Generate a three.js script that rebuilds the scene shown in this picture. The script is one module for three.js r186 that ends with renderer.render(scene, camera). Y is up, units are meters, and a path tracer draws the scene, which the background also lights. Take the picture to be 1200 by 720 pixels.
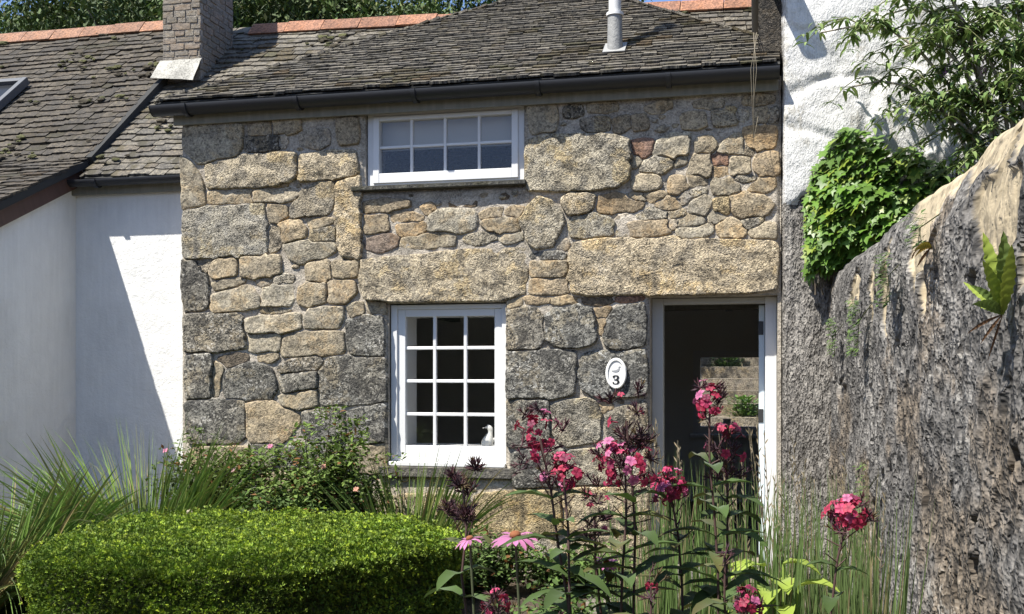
import * as THREE from 'three';
import { ImprovedNoise } from 'three/addons/math/ImprovedNoise.js';
import { mergeGeometries, toCreasedNormals } from 'three/addons/utils/BufferGeometryUtils.js';
import { RoundedBoxGeometry } from 'three/addons/geometries/RoundedBoxGeometry.js';
import { FontLoader } from 'three/addons/loaders/FontLoader.js';
import { TextGeometry } from 'three/addons/geometries/TextGeometry.js';

// ---------- camera, sky, sun, exposure (the cottage front is the plane z = 0, x runs along it, y = 0 is the garden) ----------
const scene = new THREE.Scene();
const camera = new THREE.PerspectiveCamera(2 * Math.atan(440 / 1250) * 180 / Math.PI, 1200 / 880, 0.05, 600);
camera.position.set(0, 1.5, 7.83);
camera.rotation.set(0, 13 * Math.PI / 180, 0);
camera.setViewOffset(1200, 880, 0, 0, 1200, 720);
camera.updateMatrixWorld(true);

const SUN = new THREE.Vector3(-1.06, 2.3, 1).normalize();
{ // clear summer sky: pale haze at the horizon, blue above, a soft aureole round the sun
  const W = 512, H = 256, d = new Float32Array(W * H * 4), mix = (p, q, t) => p + (q - p) * t;
  const HAZE = [0.5, 0.54, 0.58], LOW = [0.105, 0.2, 0.43], HIGH = [0.115, 0.185, 0.34], EARTH = [0.1, 0.09, 0.075];
  for (let y = 0; y < H; y++) for (let x = 0; x < W; x++) {
    const el = ((y + 0.5) / H - 0.5) * Math.PI, az = ((x + 0.5) / W - 0.5) * 2 * Math.PI, s = Math.sin(el), cs = Math.cos(az) * Math.cos(el) * SUN.x + s * SUN.y + Math.sin(az) * Math.cos(el) * SUN.z, glow = 0.5 * Math.pow(Math.max(0, cs), 24) + 0.15 * Math.pow(Math.max(0, cs), 4);
    for (let c = 0; c < 3; c++) d[(y * W + x) * 4 + c] = s < 0 ? EARTH[c] : mix(mix(LOW[c], HAZE[c], Math.exp(-s * 9)), HIGH[c], Math.min(1, s * s * 1.2)) + glow * [1, 0.95, 0.85][c];
    d[(y * W + x) * 4 + 3] = 1;
  }
  const t = new THREE.DataTexture(d, W, H, THREE.RGBAFormat, THREE.FloatType); t.mapping = THREE.EquirectangularReflectionMapping; t.magFilter = t.minFilter = THREE.LinearFilter; t.wrapS = THREE.RepeatWrapping; t.needsUpdate = true;
  scene.background = t; scene.environment = t;
}
const sun = new THREE.DirectionalLight(new THREE.Color(1, 0.955, 0.88), 4.6);
sun.position.copy(SUN).multiplyScalar(40); sun.target.position.set(-2, 1.5, 0);
sun.castShadow = true; sun.shadow.radius = 1; sun.shadow.mapSize.set(4096, 4096);
Object.assign(sun.shadow.camera, { left: -16, right: 16, top: 16, bottom: -16, near: 1, far: 90 });
scene.add(sun, sun.target);

const renderer = new THREE.WebGLRenderer();
renderer.toneMapping = THREE.LinearToneMapping;
renderer.toneMappingExposure = 2.15;
renderer.shadowMap.enabled = true;

// ---------- helpers ----------
const V = (x, y, z) => new THREE.Vector3(x, y, z);
function rng(seed) { let a = seed >>> 0; return () => { a = (a + 0x6D2B79F5) | 0; let t = Math.imul(a ^ (a >>> 15), 1 | a); t = (t + Math.imul(t ^ (t >>> 7), 61 | t)) ^ t; return ((t ^ (t >>> 14)) >>> 0) / 4294967296; }; }
const pn = (() => { const p = new ImprovedNoise(); return (x, y, z = 0) => p.noise(x + 31.7, y + 17.3, z + 5.1); })();
const fbm = (x, y, z = 0, o = 4) => { let s = 0, a = 0.5; for (let i = 0; i < o; i++) { s += a * pn(x, y, z + i * 7.3); x *= 2.03; y *= 2.03; z *= 2.03; a *= 0.5; } return s; };
const clamp = (x, a = 0, b = 1) => Math.min(b, Math.max(a, x));
const sm = (a, b, x) => { const t = clamp((x - a) / (b - a)); return t * t * (3 - 2 * t); };
const lerp = (a, b, t) => a + (b - a) * t;
function worley(x, y, seed = 0) { // distance to nearest and second nearest cell point
  const ix = Math.floor(x), iy = Math.floor(y); let a = 9, b = 9;
  for (let i = -1; i < 2; i++) for (let j = -1; j < 2; j++) {
    let h = Math.imul(ix + i, 374761393) + Math.imul(iy + j, 668265263) + seed * 1274126177; h = Math.imul(h ^ (h >>> 13), 1274126177); h ^= h >>> 16;
    const px = ix + i + (h & 1023) / 1023, py = iy + j + ((h >>> 10) & 1023) / 1023, d = Math.hypot(px - x, py - y);
    if (d < a) { b = a; a = d; } else if (d < b) b = d;
  }
  return [a, b];
}

const usedNames = new Map();
function numbered(name) { const n = usedNames.get(name) ?? 0; usedNames.set(name, n + 1); return n ? name + '_' + String(n).padStart(3, '0') : name; }
function tag(o, label, category, group, kind) { if (label) o.userData.label = label; if (category) o.userData.category = category; if (group) o.userData.group = group; if (kind) o.userData.kind = kind; return o; }
function thing(name, label, category, [x, y, z] = [0, 0, 0], group) { const o = new THREE.Group(); o.name = numbered(name); o.position.set(x, y, z); scene.add(o); return tag(o, label, category, group); }
function group(name, parent) { const o = new THREE.Group(); o.name = name; parent.add(o); return o; }
function mesh(name, geo, mat, parent) { const m = new THREE.Mesh(geo, mat); m.name = parent === scene ? numbered(name) : name; m.castShadow = m.receiveShadow = true; parent.add(m); return m; }
function merge(list) { return mergeGeometries(list.map((g) => (g.index ? g.toNonIndexed() : g))); }
// uv in metres from position, by the main direction of the normal
function metreUV(g, s = 1, ou = 0, ov = 0) {
  const p = g.attributes.position, n = g.attributes.normal, uv = new Float32Array(p.count * 2);
  for (let i = 0; i < p.count; i++) {
    const ax = Math.abs(n.getX(i)), ay = Math.abs(n.getY(i)), az = Math.abs(n.getZ(i));
    const u = ax > ay && ax > az ? p.getZ(i) : p.getX(i), v = ay > ax && ay >= az ? p.getZ(i) : p.getY(i);
    uv[i * 2] = u * s + ou; uv[i * 2 + 1] = v * s + ov;
  }
  g.setAttribute('uv', new THREE.BufferAttribute(uv, 2)); return g;
}
// a box from corner to corner, edges slightly rounded when r > 0
function box(x0, x1, y0, y1, z0, z1, r = 0) {
  const w = x1 - x0, h = y1 - y0, d = z1 - z0, q = r ? Math.min(r, w / 2.1, h / 2.1, d / 2.1) : 0;
  const g = q ? new RoundedBoxGeometry(w, h, d, 1, q) : new THREE.BoxGeometry(w, h, d);
  g.translate((x0 + x1) / 2, (y0 + y1) / 2, (z0 + z1) / 2);
  return metreUV(g.index ? g.toNonIndexed() : g);
}
function tint(g, c) { const n = g.attributes.position.count, a = new Float32Array(n * 3); for (let i = 0; i < n; i++) { a[i * 3] = c[0]; a[i * 3 + 1] = c[1]; a[i * 3 + 2] = c[2]; } g.setAttribute('color', new THREE.BufferAttribute(a, 3)); return g; }

// collects ribbons, leaves and tubes into one geometry with vertex colours
class GB {
  constructor() { this.p = []; this.c = []; this.i = []; this.u = []; }
  v(x, y, z, c, u = 0, w = 0) { this.p.push(x, y, z); this.c.push(c[0], c[1], c[2]); this.u.push(u, w); return this.p.length / 3 - 1; }
  tri(a, b, c) { this.i.push(a, b, c); }
  quad(a, b, c, d) { this.i.push(a, b, c, a, c, d); }
  tube(path, r0, r1, col, sides = 5) {
    let prev = null; const n = path.length, t = V(0, 0, 0), s = V(0, 0, 0), b = V(0, 0, 0);
    for (let k = 0; k < n; k++) {
      t.subVectors(path[Math.min(n - 1, k + 1)], path[Math.max(0, k - 1)]).normalize();
      s.crossVectors(t, Math.abs(t.y) > 0.9 ? V(1, 0, 0) : V(0, 1, 0)).normalize(); b.crossVectors(t, s);
      const r = lerp(r0, r1, k / (n - 1)), ring = [];
      for (let j = 0; j <= sides; j++) { const a = (j / sides) * Math.PI * 2, x = Math.cos(a) * r, y = Math.sin(a) * r; ring.push(this.v(path[k].x + s.x * x + b.x * y, path[k].y + s.y * x + b.y * y, path[k].z + s.z * x + b.z * y, col, j / sides, k)); }
      if (prev) for (let j = 0; j < sides; j++) this.quad(prev[j], prev[j + 1], ring[j + 1], ring[j]);
      prev = ring;
    }
  }
  // leaf: base, direction, side-axis hint, length, width, droop (bends towards -y), fold of the midrib, widest point
  leaf(base, dir, up, len, wid, droop, col, { seg = 4, fold = 0.25, peak = 0.4, tip = col, wave = 0 } = {}) {
    const d = dir.clone().normalize(), s = V(0, 0, 0).crossVectors(d, up).normalize(), n = V(0, 0, 0).crossVectors(s, d), pos = base.clone(); let prev = null;
    if (!isFinite(s.x) || s.lengthSq() < 0.1) { s.set(1, 0, 0); n.crossVectors(s, d); }
    for (let k = 0; k <= seg; k++) {
      const t = k / seg, w = wid * 0.5 * Math.pow(Math.sin(Math.PI * Math.pow(clamp(t * 0.97 + 0.03), Math.log(0.5) / Math.log(peak))), 0.8), cc = [lerp(col[0], tip[0], t), lerp(col[1], tip[1], t), lerp(col[2], tip[2], t)], f = fold * w, wv = wave * w * Math.sin(k * 2.4);
      const l = this.v(pos.x - s.x * w + n.x * (f + wv), pos.y - s.y * w + n.y * (f + wv), pos.z - s.z * w + n.z * (f + wv), cc, 0, t);
      const m = this.v(pos.x, pos.y, pos.z, cc, 0.5, t), r = this.v(pos.x + s.x * w + n.x * (f - wv), pos.y + s.y * w + n.y * (f - wv), pos.z + s.z * w + n.z * (f - wv), cc, 1, t);
      if (prev) { this.quad(prev[0], prev[1], m, l); this.quad(prev[1], prev[2], r, m); }
      prev = [l, m, r];
      d.y -= droop / seg; d.normalize(); n.crossVectors(s, d); pos.addScaledVector(d, len / seg);
    }
  }
  diamond(base, dir, up, len, wid, col) {
    const s = V(0, 0, 0).crossVectors(dir, up).normalize().multiplyScalar(wid / 2), t = base.clone().addScaledVector(dir, len), m = base.clone().addScaledVector(dir, len * 0.45);
    const a = this.v(base.x, base.y, base.z, col), b = this.v(m.x + s.x, m.y + s.y, m.z + s.z, col), c = this.v(t.x, t.y, t.z, col), e = this.v(m.x - s.x, m.y - s.y, m.z - s.z, col); this.tri(a, b, c); this.tri(a, c, e);
  }
  geo() {
    const g = new THREE.BufferGeometry();
    g.setAttribute('position', new THREE.Float32BufferAttribute(this.p, 3)); g.setAttribute('color', new THREE.Float32BufferAttribute(this.c, 3)); g.setAttribute('uv', new THREE.Float32BufferAttribute(this.u, 2));
    g.setIndex(this.i); g.computeVertexNormals(); return g;
  }
  build(name, mat, parent) { return mesh(name, this.geo(), mat, parent); }
}
// surface over a grid: f(i, j) gives a point and colour
function sheet(nu, nv, f, uvs) {
  const p = [], c = [], u = [], idx = [];
  for (let j = 0; j <= nv; j++) for (let i = 0; i <= nu; i++) { const q = f(i / nu, j / nv); p.push(q[0], q[1], q[2]); if (q.length > 3) c.push(q[3], q[4], q[5]); const w = uvs ? uvs(i / nu, j / nv) : [q[0], q[1]]; u.push(w[0], w[1]); }
  for (let j = 0; j < nv; j++) for (let i = 0; i < nu; i++) { const a = j * (nu + 1) + i; idx.push(a, a + 1, a + nu + 2, a, a + nu + 2, a + nu + 1); }
  const g = new THREE.BufferGeometry(); g.setAttribute('position', new THREE.Float32BufferAttribute(p, 3)); g.setAttribute('uv', new THREE.Float32BufferAttribute(u, 2)); if (c.length) g.setAttribute('color', new THREE.Float32BufferAttribute(c, 3));
  g.setIndex(idx); g.computeVertexNormals(); return g;
}

// ---------- procedural textures ----------
function tileNoise(size, period, seed, oct = 5, py = period) { // tileable value noise, 0..1
  const out = new Float32Array(size * size); let amp = 1, total = 0;
  for (let o = 0; o < oct; o++) {
    const P = period << o, Q = py << o; if (P > size || Q > size) break;
    const r = rng(seed * 977 + o * 131), lat = new Float32Array(P * Q).map(() => r());
    for (let y = 0; y < size; y++) {
      const fy = (y / size) * Q, y0 = Math.floor(fy), ty = fy - y0, sy = ty * ty * (3 - 2 * ty), r0 = (y0 % Q) * P, r1 = ((y0 + 1) % Q) * P;
      for (let x = 0; x < size; x++) {
        const fx = (x / size) * P, x0 = Math.floor(fx), tx = fx - x0, sx = tx * tx * (3 - 2 * tx), a = x0 % P, b = (x0 + 1) % P;
        out[y * size + x] += amp * lerp(lerp(lat[r0 + a], lat[r0 + b], sx), lerp(lat[r1 + a], lat[r1 + b], sx), sy);
      }
    }
    total += amp; amp *= 0.55;
  }
  for (let i = 0; i < out.length; i++) out[i] /= total;
  return out;
}
const toS = (v) => 255 * (v <= 0.0031308 ? v * 12.92 : 1.055 * Math.pow(clamp(v), 1 / 2.4) - 0.055);
function tex(w, h, f, srgb, repeat) { // f(x, y, i) gives linear rgb (srgb) or a height 0..1
  const d = new Uint8Array(w * h * 4);
  for (let y = 0, i = 0; y < h; y++) for (let x = 0; x < w; x++, i++) {
    const q = f(x, y, i);
    if (srgb) { d[i * 4] = toS(q[0]); d[i * 4 + 1] = toS(q[1]); d[i * 4 + 2] = toS(q[2]); } else d[i * 4] = d[i * 4 + 1] = d[i * 4 + 2] = clamp(q) * 255;
    d[i * 4 + 3] = 255;
  }
  const t = new THREE.DataTexture(d, w, h); t.magFilter = THREE.LinearFilter; t.minFilter = THREE.LinearMipmapLinearFilter; t.generateMipmaps = true; t.wrapS = t.wrapT = THREE.RepeatWrapping;
  if (srgb) t.colorSpace = THREE.SRGBColorSpace; if (repeat) t.repeat.set(repeat, repeat); t.needsUpdate = true; return t;
}
const std = (o) => new THREE.MeshStandardMaterial({ roughness: 0.9, ...o });
const leafMat = (o) => new THREE.MeshPhysicalMaterial({ vertexColors: true, roughness: 0.72, transmission: 0.32, thickness: 0, side: THREE.DoubleSide, specularIntensity: 0.6, ...o });
const S = 1024;
const nA = tileNoise(S, 8, 1, 7), nB = tileNoise(S, 16, 2, 6), nC = tileNoise(S, 128, 3, 3), nD = tileNoise(S, 4, 4, 7), nE = tileNoise(S, 256, 5, 2), nV = tileNoise(S, 32, 6, 5, 4), nF = tileNoise(S, 64, 8, 4), nW = tileNoise(S, 64, 9, 4, 28);
// a metre of stone per tile; maps are around 0.75 and multiply the stone's own colour
const mottle = (layers, base) => layers.reduce((q, [t, c]) => [lerp(q[0], c[0], t), lerp(q[1], c[1], t), lerp(q[2], c[2], t)], base);
const graniteMap = tex(S, S, (x, y, i) => { const k = clamp(0.62 + 0.5 * (nB[i] - 0.5) + 0.8 * (nF[i] - 0.5) + 1.15 * (nC[i] - 0.5) + 0.5 * (nE[i] - 0.5), 0.12, 1), q = mottle([[sm(0.5, 0.62, nA[i]) * 0.75, [1.0, 0.86, 0.6]], [sm(0.55, 0.64, nB[(i + 40000) % (S * S)]) * 0.7, [0.62, 0.62, 0.62]], [sm(0.56, 0.63, nF[(i + 90000) % (S * S)]) * sm(0.42, 0.56, nA[(i + 7000) % (S * S)]) * 0.8, [1.12, 1.08, 0.98]], [sm(0.6, 0.68, nB[(i + 200000) % (S * S)]) * 0.7, [0.36, 0.35, 0.33]]], [0.92, 0.88, 0.8]); return [clamp(q[0] * k * 1.12), clamp(q[1] * k * 1.12), clamp(q[2] * k * 1.12)]; }, true);
const graniteBump = tex(S, S, (x, y, i) => 0.2 * nB[i] + 0.28 * nF[i] + 0.32 * nC[i] + 0.24 * nE[i]);
const darkMap = tex(S, S, (x, y, i) => { const k = clamp(0.6 + 0.6 * (nF[i] - 0.5) + 0.9 * (nC[i] - 0.5) + 0.4 * (nE[i] - 0.5), 0.1, 1), q = mottle([[sm(0.5, 0.58, nB[i]) * 0.85, [0.3, 0.295, 0.285]], [sm(0.53, 0.62, nA[(i + 30000) % (S * S)]) * 0.55, [1.15, 1.02, 0.78]], [sm(0.56, 0.64, nF[(i + 60000) % (S * S)]) * sm(0.45, 0.58, nB[(i + 120000) % (S * S)]), [1.7, 1.66, 1.55]], [sm(0.58, 0.64, nF[(i + 300000) % (S * S)]) * 0.9, [0.16, 0.16, 0.155]]], [0.82, 0.8, 0.74]); return [clamp(q[0] * k), clamp(q[1] * k), clamp(q[2] * k)]; }, true);
const sandMap = tex(S, S, (x, y, i) => { const k = clamp(0.66 + 0.4 * (nB[i] - 0.5) + 0.55 * (nF[i] - 0.5) + 0.8 * (nC[i] - 0.5), 0.12, 1), q = mottle([[sm(0.5, 0.64, nA[(i + 50000) % (S * S)]) * 0.5, [1.05, 0.84, 0.56]], [sm(0.54, 0.64, nB[(i + 140000) % (S * S)]) * 0.6, [0.66, 0.66, 0.66]], [sm(0.58, 0.66, nF[(i + 20000) % (S * S)]) * 0.7, [0.34, 0.32, 0.29]], [sm(0.6, 0.67, nF[(i + 400000) % (S * S)]) * 0.6, [1.2, 1.17, 1.05]]], [0.95, 0.91, 0.84]); return [clamp(q[0] * k), clamp(q[1] * k), clamp(q[2] * k)]; }, true);
const sandBump = tex(S, S, (x, y, i) => 0.5 * nB[i] + 0.3 * nC[i] + 0.2 * nF[i]);
const mortarMap = tex(S, S, (x, y, i) => { const k = clamp(0.5 + 0.5 * (nA[i] - 0.5) + 0.5 * (nC[i] - 0.5) + 0.4 * (nF[i] - 0.5)); return [k, k * 0.97, k * 0.92]; }, true);
const plasterMap = tex(S, S, (x, y, i) => { const k = clamp(0.9 + 0.16 * (nD[i] - 0.5) + 0.12 * (nV[i] - 0.5) + 0.05 * (nC[i] - 0.5)), g = 0; return [k * (1 - g), k * (1 - g), k * (0.985 - g * 1.1)]; }, true);
const plasterBump = tex(S, S, (x, y, i) => 0.7 * nA[i] + 0.2 * nF[i] + 0.1 * nC[i]);
const slateMap = tex(S, S, (x, y, i) => { const k = clamp(0.42 + 0.6 * (nB[i] - 0.5) + 0.5 * (nC[i] - 0.5) + 0.35 * (nV[i] - 0.5)), l = sm(0.58, 0.68, nF[i]) * 0.75, m = sm(0.6, 0.7, nA[i]) * 0.7; return [lerp(lerp(k, 0.95, l), 0.22, m), lerp(lerp(k * 0.98, 0.92, l), 0.2, m), lerp(lerp(k * 0.94, 0.8, l), 0.08, m)]; }, true);
const slateBump = tex(S, S, (x, y, i) => 0.6 * nF[i] + 0.4 * nC[i]);
const woodMap = tex(512, 512, (x, y) => { const i = (y * 2) * S + ((x * 2) % S), k = clamp(0.7 + 0.4 * (nV[i] - 0.5)); return [k, k, k]; }, true);

const GRAN = std({ vertexColors: true, map: graniteMap, bumpMap: graniteBump, bumpScale: 0.026, roughness: 0.95 });
const DARK = std({ vertexColors: true, map: darkMap, bumpMap: graniteBump, bumpScale: 0.016, roughness: 0.95 });
const SAND = std({ vertexColors: true, map: sandMap, bumpMap: sandBump, bumpScale: 0.012, roughness: 0.95 });
const MORTAR = std({ color: new THREE.Color(0.74, 0.68, 0.585), map: mortarMap, bumpMap: graniteBump, bumpScale: 0.012, roughness: 1 });
const WHITE = std({ color: new THREE.Color(0.79, 0.79, 0.775), map: plasterMap, bumpMap: plasterBump, bumpScale: 0.012, roughness: 0.9 });
const PAINT = std({ color: new THREE.Color(0.68, 0.68, 0.67), roughness: 0.5 });
const SLATE = std({ vertexColors: true, map: slateMap, bumpMap: slateBump, bumpScale: 0.006, roughness: 0.85 });
const UNDER = std({ color: new THREE.Color(0.03, 0.03, 0.028) });
const GUTTER = std({ color: new THREE.Color(0.022, 0.023, 0.026), roughness: 0.45 });
const GREYWOOD = std({ color: new THREE.Color(0.3, 0.29, 0.235), map: woodMap, roughness: 0.75 });
const DARKWOOD = std({ color: new THREE.Color(0.05, 0.04, 0.033), map: woodMap, roughness: 0.8 });
const GLASS = new THREE.MeshPhysicalMaterial({ color: 0xffffff, transmission: 1, thickness: 0, roughness: 0.02, ior: 1.5 });
const LEAD = std({ color: new THREE.Color(0.3, 0.3, 0.29), map: plasterMap, bumpMap: plasterBump, bumpScale: 0.01, roughness: 0.6 });
const STONES = [  // kind of stone, then its outline on the wall in metres
  ['t',-4.534,3.503,-4.036,3.505,-4.022,3.340,-4.103,3.235,-4.404,3.221,-4.534,3.351],
  ['t',-3.955,3.487,-3.778,3.504,-3.785,3.410,-3.940,3.404],
  ['t',-3.749,3.530,-3.530,3.532,-3.530,3.424,-3.734,3.421],
  ['w',-3.516,3.410,-3.293,3.425,-3.286,3.318,-3.372,3.295,-3.501,3.322],
  ['t',-3.200,3.487,-3.044,3.492,-3.037,3.319,-3.186,3.313],
  ['d',-3.984,3.400,-3.705,3.392,-3.712,3.285,-3.970,3.290],
  ['w',-3.690,3.398,-3.646,3.396,-3.654,3.309,-3.690,3.317],
  ['t',-4.549,3.262,-4.465,3.210,-4.382,3.069,-4.344,2.888,-4.496,2.846,-4.541,2.861],
  ['g',-4.329,3.190,-4.178,3.231,-3.676,3.263,-3.559,3.244,-3.537,3.061,-3.749,2.989,-3.925,3.002,-4.314,3.004],
  ['g',-3.523,3.229,-3.066,3.254,-3.044,3.067,-3.186,3.033,-3.314,3.045,-3.516,3.033],
  ['o',-3.793,3.017,-3.632,3.018,-3.654,2.988,-3.785,2.990],
  ['t',-4.321,2.977,-3.955,2.976,-3.933,2.887,-4.036,2.877,-4.314,2.887],
  ['t',-3.925,2.955,-3.793,2.984,-3.603,2.976,-3.523,2.926,-3.559,2.887,-3.719,2.873,-3.918,2.887],
  ['l',-3.603,2.808,-3.480,2.951,-3.372,3.014,-3.257,3.009,-3.222,2.954,-3.229,2.848,-3.329,2.758,-3.566,2.746],
  ['g',-3.214,3.007,-3.023,3.040,-3.009,2.827,-3.009,2.429,-3.044,2.403,-3.158,2.419,-3.207,2.567],
  ['l',-4.518,2.833,-3.984,2.862,-3.829,2.870,-3.807,2.706,-3.800,2.516,-3.837,2.463,-4.193,2.452,-4.518,2.446],
  ['t',-3.800,2.855,-3.646,2.829,-3.625,2.775,-3.727,2.710,-3.793,2.733],
  ['t',-3.683,2.696,-3.516,2.724,-3.472,2.655,-3.480,2.595,-3.646,2.553,-3.676,2.614],
  ['l',-3.785,2.685,-3.697,2.683,-3.697,2.514,-3.778,2.468],
  ['t',-3.487,2.743,-3.357,2.725,-3.222,2.728,-3.229,2.701,-3.422,2.654,-3.472,2.696],
  ['t',-3.646,2.526,-3.516,2.549,-3.229,2.534,-3.222,2.481,-3.329,2.423,-3.516,2.388,-3.588,2.423],
  ['l',-3.422,2.640,-3.229,2.648,-3.222,2.554,-3.436,2.553],
  ['t',-4.014,2.447,-3.705,2.446,-3.690,2.311,-3.822,2.280,-4.014,2.284],
  ['t',-4.276,2.385,-4.208,2.431,-4.089,2.442,-4.081,2.305,-4.238,2.281,-4.291,2.310],
  ['l',-4.419,2.423,-4.298,2.420,-4.329,2.338,-4.389,2.340],
  ['d',-4.534,2.426,-4.427,2.416,-4.344,2.290,-4.314,2.084,-4.359,2.043,-4.511,2.011,-4.534,2.156],
  ['t',-3.458,2.373,-3.357,2.397,-3.286,2.389,-3.271,2.268,-3.343,2.230,-3.444,2.252],
  ['t',-3.243,2.381,-3.044,2.390,-3.037,2.283,-3.172,2.260,-3.243,2.288],
  ['t',-4.276,2.241,-4.089,2.272,-4.007,2.270,-4.014,2.236,-4.238,2.185],
  ['t',-4.298,2.138,-3.955,2.214,-3.866,2.077,-3.896,2.043,-4.268,2.008],
  ['w',-3.896,2.261,-3.785,2.265,-3.793,2.211,-3.881,2.227],
  ['t',-3.815,2.198,-3.603,2.214,-3.588,2.086,-3.632,2.053,-3.837,2.056],
  ['l',-3.734,2.285,-3.588,2.288,-3.595,2.235,-3.719,2.230],
  ['t',-3.516,2.179,-3.444,2.218,-3.300,2.215,-3.293,2.088,-3.444,2.050,-3.530,2.072],
  ['o',-3.279,2.235,-3.080,2.224,-3.059,2.151,-3.143,2.079,-3.271,2.081],
  ['t',-3.999,1.943,-3.896,1.962,-3.530,1.991,-3.516,1.870,-3.676,1.844,-3.984,1.840],
  ['t',-3.480,1.964,-3.415,2.016,-3.172,2.026,-3.172,1.966,-3.207,1.873,-3.472,1.876],
  ['l',-3.851,2.029,-3.603,2.019,-3.661,1.993,-3.837,1.995],
  ['t',-3.115,2.045,-3.002,2.057,-3.002,1.978,-3.087,1.959],
  ['d',-4.511,1.983,-4.044,1.984,-4.007,1.909,-3.992,1.718,-4.193,1.712,-4.511,1.686],
  ['t',-3.962,1.813,-3.705,1.824,-3.690,1.716,-3.749,1.689,-3.940,1.690],
  ['t',-3.654,1.797,-3.530,1.830,-3.172,1.840,-3.165,1.673,-3.386,1.661,-3.668,1.649],
  ['t',-3.866,1.670,-3.749,1.676,-3.705,1.649,-3.763,1.622,-3.866,1.609],
  ['d',-3.115,1.912,-2.995,1.951,-2.841,1.956,-2.834,1.665,-2.918,1.646,-3.073,1.659,-3.115,1.766],
  ['b',-4.223,1.644,-3.999,1.670,-3.970,1.623,-4.148,1.562],
  ['d',-4.511,1.666,-4.306,1.665,-4.283,1.582,-4.298,1.335,-4.344,1.314,-4.503,1.314],
  ['d',-4.178,1.527,-4.029,1.582,-3.859,1.588,-3.763,1.527,-3.734,1.399,-3.778,1.317,-3.970,1.309,-4.156,1.322,-4.193,1.432],
  ['t',-4.253,1.596,-4.178,1.548,-4.216,1.431,-4.231,1.336,-4.276,1.342],
  ['d',-3.690,1.568,-3.566,1.628,-3.372,1.641,-3.343,1.600,-3.372,1.547,-3.676,1.520],
  ['d',-3.676,1.500,-3.386,1.527,-3.372,1.406,-3.639,1.358,-3.683,1.419],
  ['t',-3.690,1.338,-3.386,1.379,-3.372,1.266,-3.545,1.238,-3.661,1.257],
  ['d',-3.343,1.533,-3.257,1.627,-3.087,1.640,-2.820,1.625,-2.806,1.315,-2.960,1.288,-3.343,1.272],
  ['d',-4.503,1.286,-4.029,1.302,-3.992,1.228,-3.999,1.010,-4.081,.961,-4.480,.948],
  ['t',-3.977,1.255,-3.851,1.296,-3.734,1.270,-3.545,1.184,-3.530,1.137,-3.617,1.028,-3.676,.973,-3.925,.970,-3.977,1.058],
  ['d',-3.480,1.204,-3.172,1.247,-3.136,1.021,-3.243,.979,-3.444,.997,-3.487,1.063],
  ['d',-3.122,1.207,-2.820,1.269,-2.806,1.005,-2.890,.984,-3.101,.981],
  ['d',-3.918,.936,-3.734,.945,-3.749,.790,-3.925,.786],
  ['t',-4.457,.914,-3.970,.928,-3.970,.765,-4.450,.742],
  ['t',-3.087,.928,-2.806,.959,-2.792,.761,-3.073,.736],
  ['d',-3.676,.926,-3.136,.954,-3.136,.768,-3.661,.744],
  ['o',-3.009,2.853,-2.626,2.852,-2.626,2.800,-2.751,2.778,-2.995,2.760],
  ['o',-2.516,2.789,-2.441,2.806,-2.414,2.766,-2.475,2.749],
  ['b',-2.285,2.827,-2.096,2.833,-2.103,2.788,-2.271,2.794],
  ['o',-2.988,2.740,-2.806,2.734,-2.799,2.621,-2.960,2.606,-2.988,2.640],
  ['o',-2.765,2.745,-2.668,2.762,-2.516,2.724,-2.516,2.691,-2.737,2.685],
  ['o',-2.709,2.658,-2.516,2.671,-2.475,2.624,-2.571,2.575,-2.695,2.579],
  ['t',-2.448,2.689,-2.407,2.753,-2.137,2.756,-2.096,2.716,-2.096,2.613,-2.204,2.590,-2.448,2.610],
  ['o',-2.056,2.728,-1.890,2.767,-1.903,2.710,-2.030,2.688],
  ['o',-1.857,2.747,-1.719,2.761,-1.752,2.685,-1.844,2.720],
  ['t',-2.043,2.650,-1.970,2.680,-1.791,2.680,-1.745,2.608,-1.778,2.571,-1.970,2.596],
  ['p',-2.995,2.541,-2.820,2.589,-2.716,2.573,-2.709,2.507,-2.862,2.465,-2.974,2.487],
  ['t',-2.688,2.552,-2.475,2.579,-2.339,2.588,-2.264,2.559,-2.271,2.488,-2.475,2.487,-2.626,2.478,-2.688,2.506],
  ['l',-2.170,2.557,-1.970,2.570,-1.917,2.530,-2.070,2.495,-2.163,2.511],
  ['t',-1.897,2.561,-1.725,2.569,-1.725,2.524,-1.844,2.502,-1.890,2.523],
  ['g',-1.725,2.684,-1.660,2.759,-1.595,2.814,-1.510,2.785,-1.433,2.706,-1.426,2.630,-1.478,2.517,-1.497,2.454,-1.608,2.438,-1.660,2.491,-1.725,2.620],
  ['g',-2.995,2.389,-2.820,2.411,-2.475,2.415,-2.170,2.446,-1.706,2.453,-1.693,2.300,-1.725,2.108,-1.870,2.066,-2.339,2.067,-2.785,2.074,-2.960,2.096,-3.002,2.230],
  ['t',-2.960,2.070,-2.820,2.061,-2.820,1.988,-2.932,1.983],
  ['t',-1.673,3.507,-1.491,3.529,-1.465,3.407,-1.491,3.332,-1.647,3.321],
  ['g',-1.686,3.239,-1.595,3.286,-1.413,3.277,-1.063,3.259,-.924,3.221,-.918,3.096,-.931,2.952,-1.019,2.893,-1.221,2.882,-1.478,2.886,-1.673,2.894,-1.693,3.035],
  ['d',-1.394,3.485,-1.285,3.498,-1.285,3.435,-1.388,3.428],
  ['l',-1.272,3.396,-1.082,3.398,-1.069,3.322,-1.158,3.302,-1.260,3.332],
  ['o',-1.044,3.371,-.931,3.403,-.918,3.327,-1.019,3.288],
  ['t',-1.221,3.507,-1.031,3.509,-1.019,3.452,-1.209,3.450],
  ['t',-.793,3.470,-.632,3.492,-.626,3.442,-.768,3.419],
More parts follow.
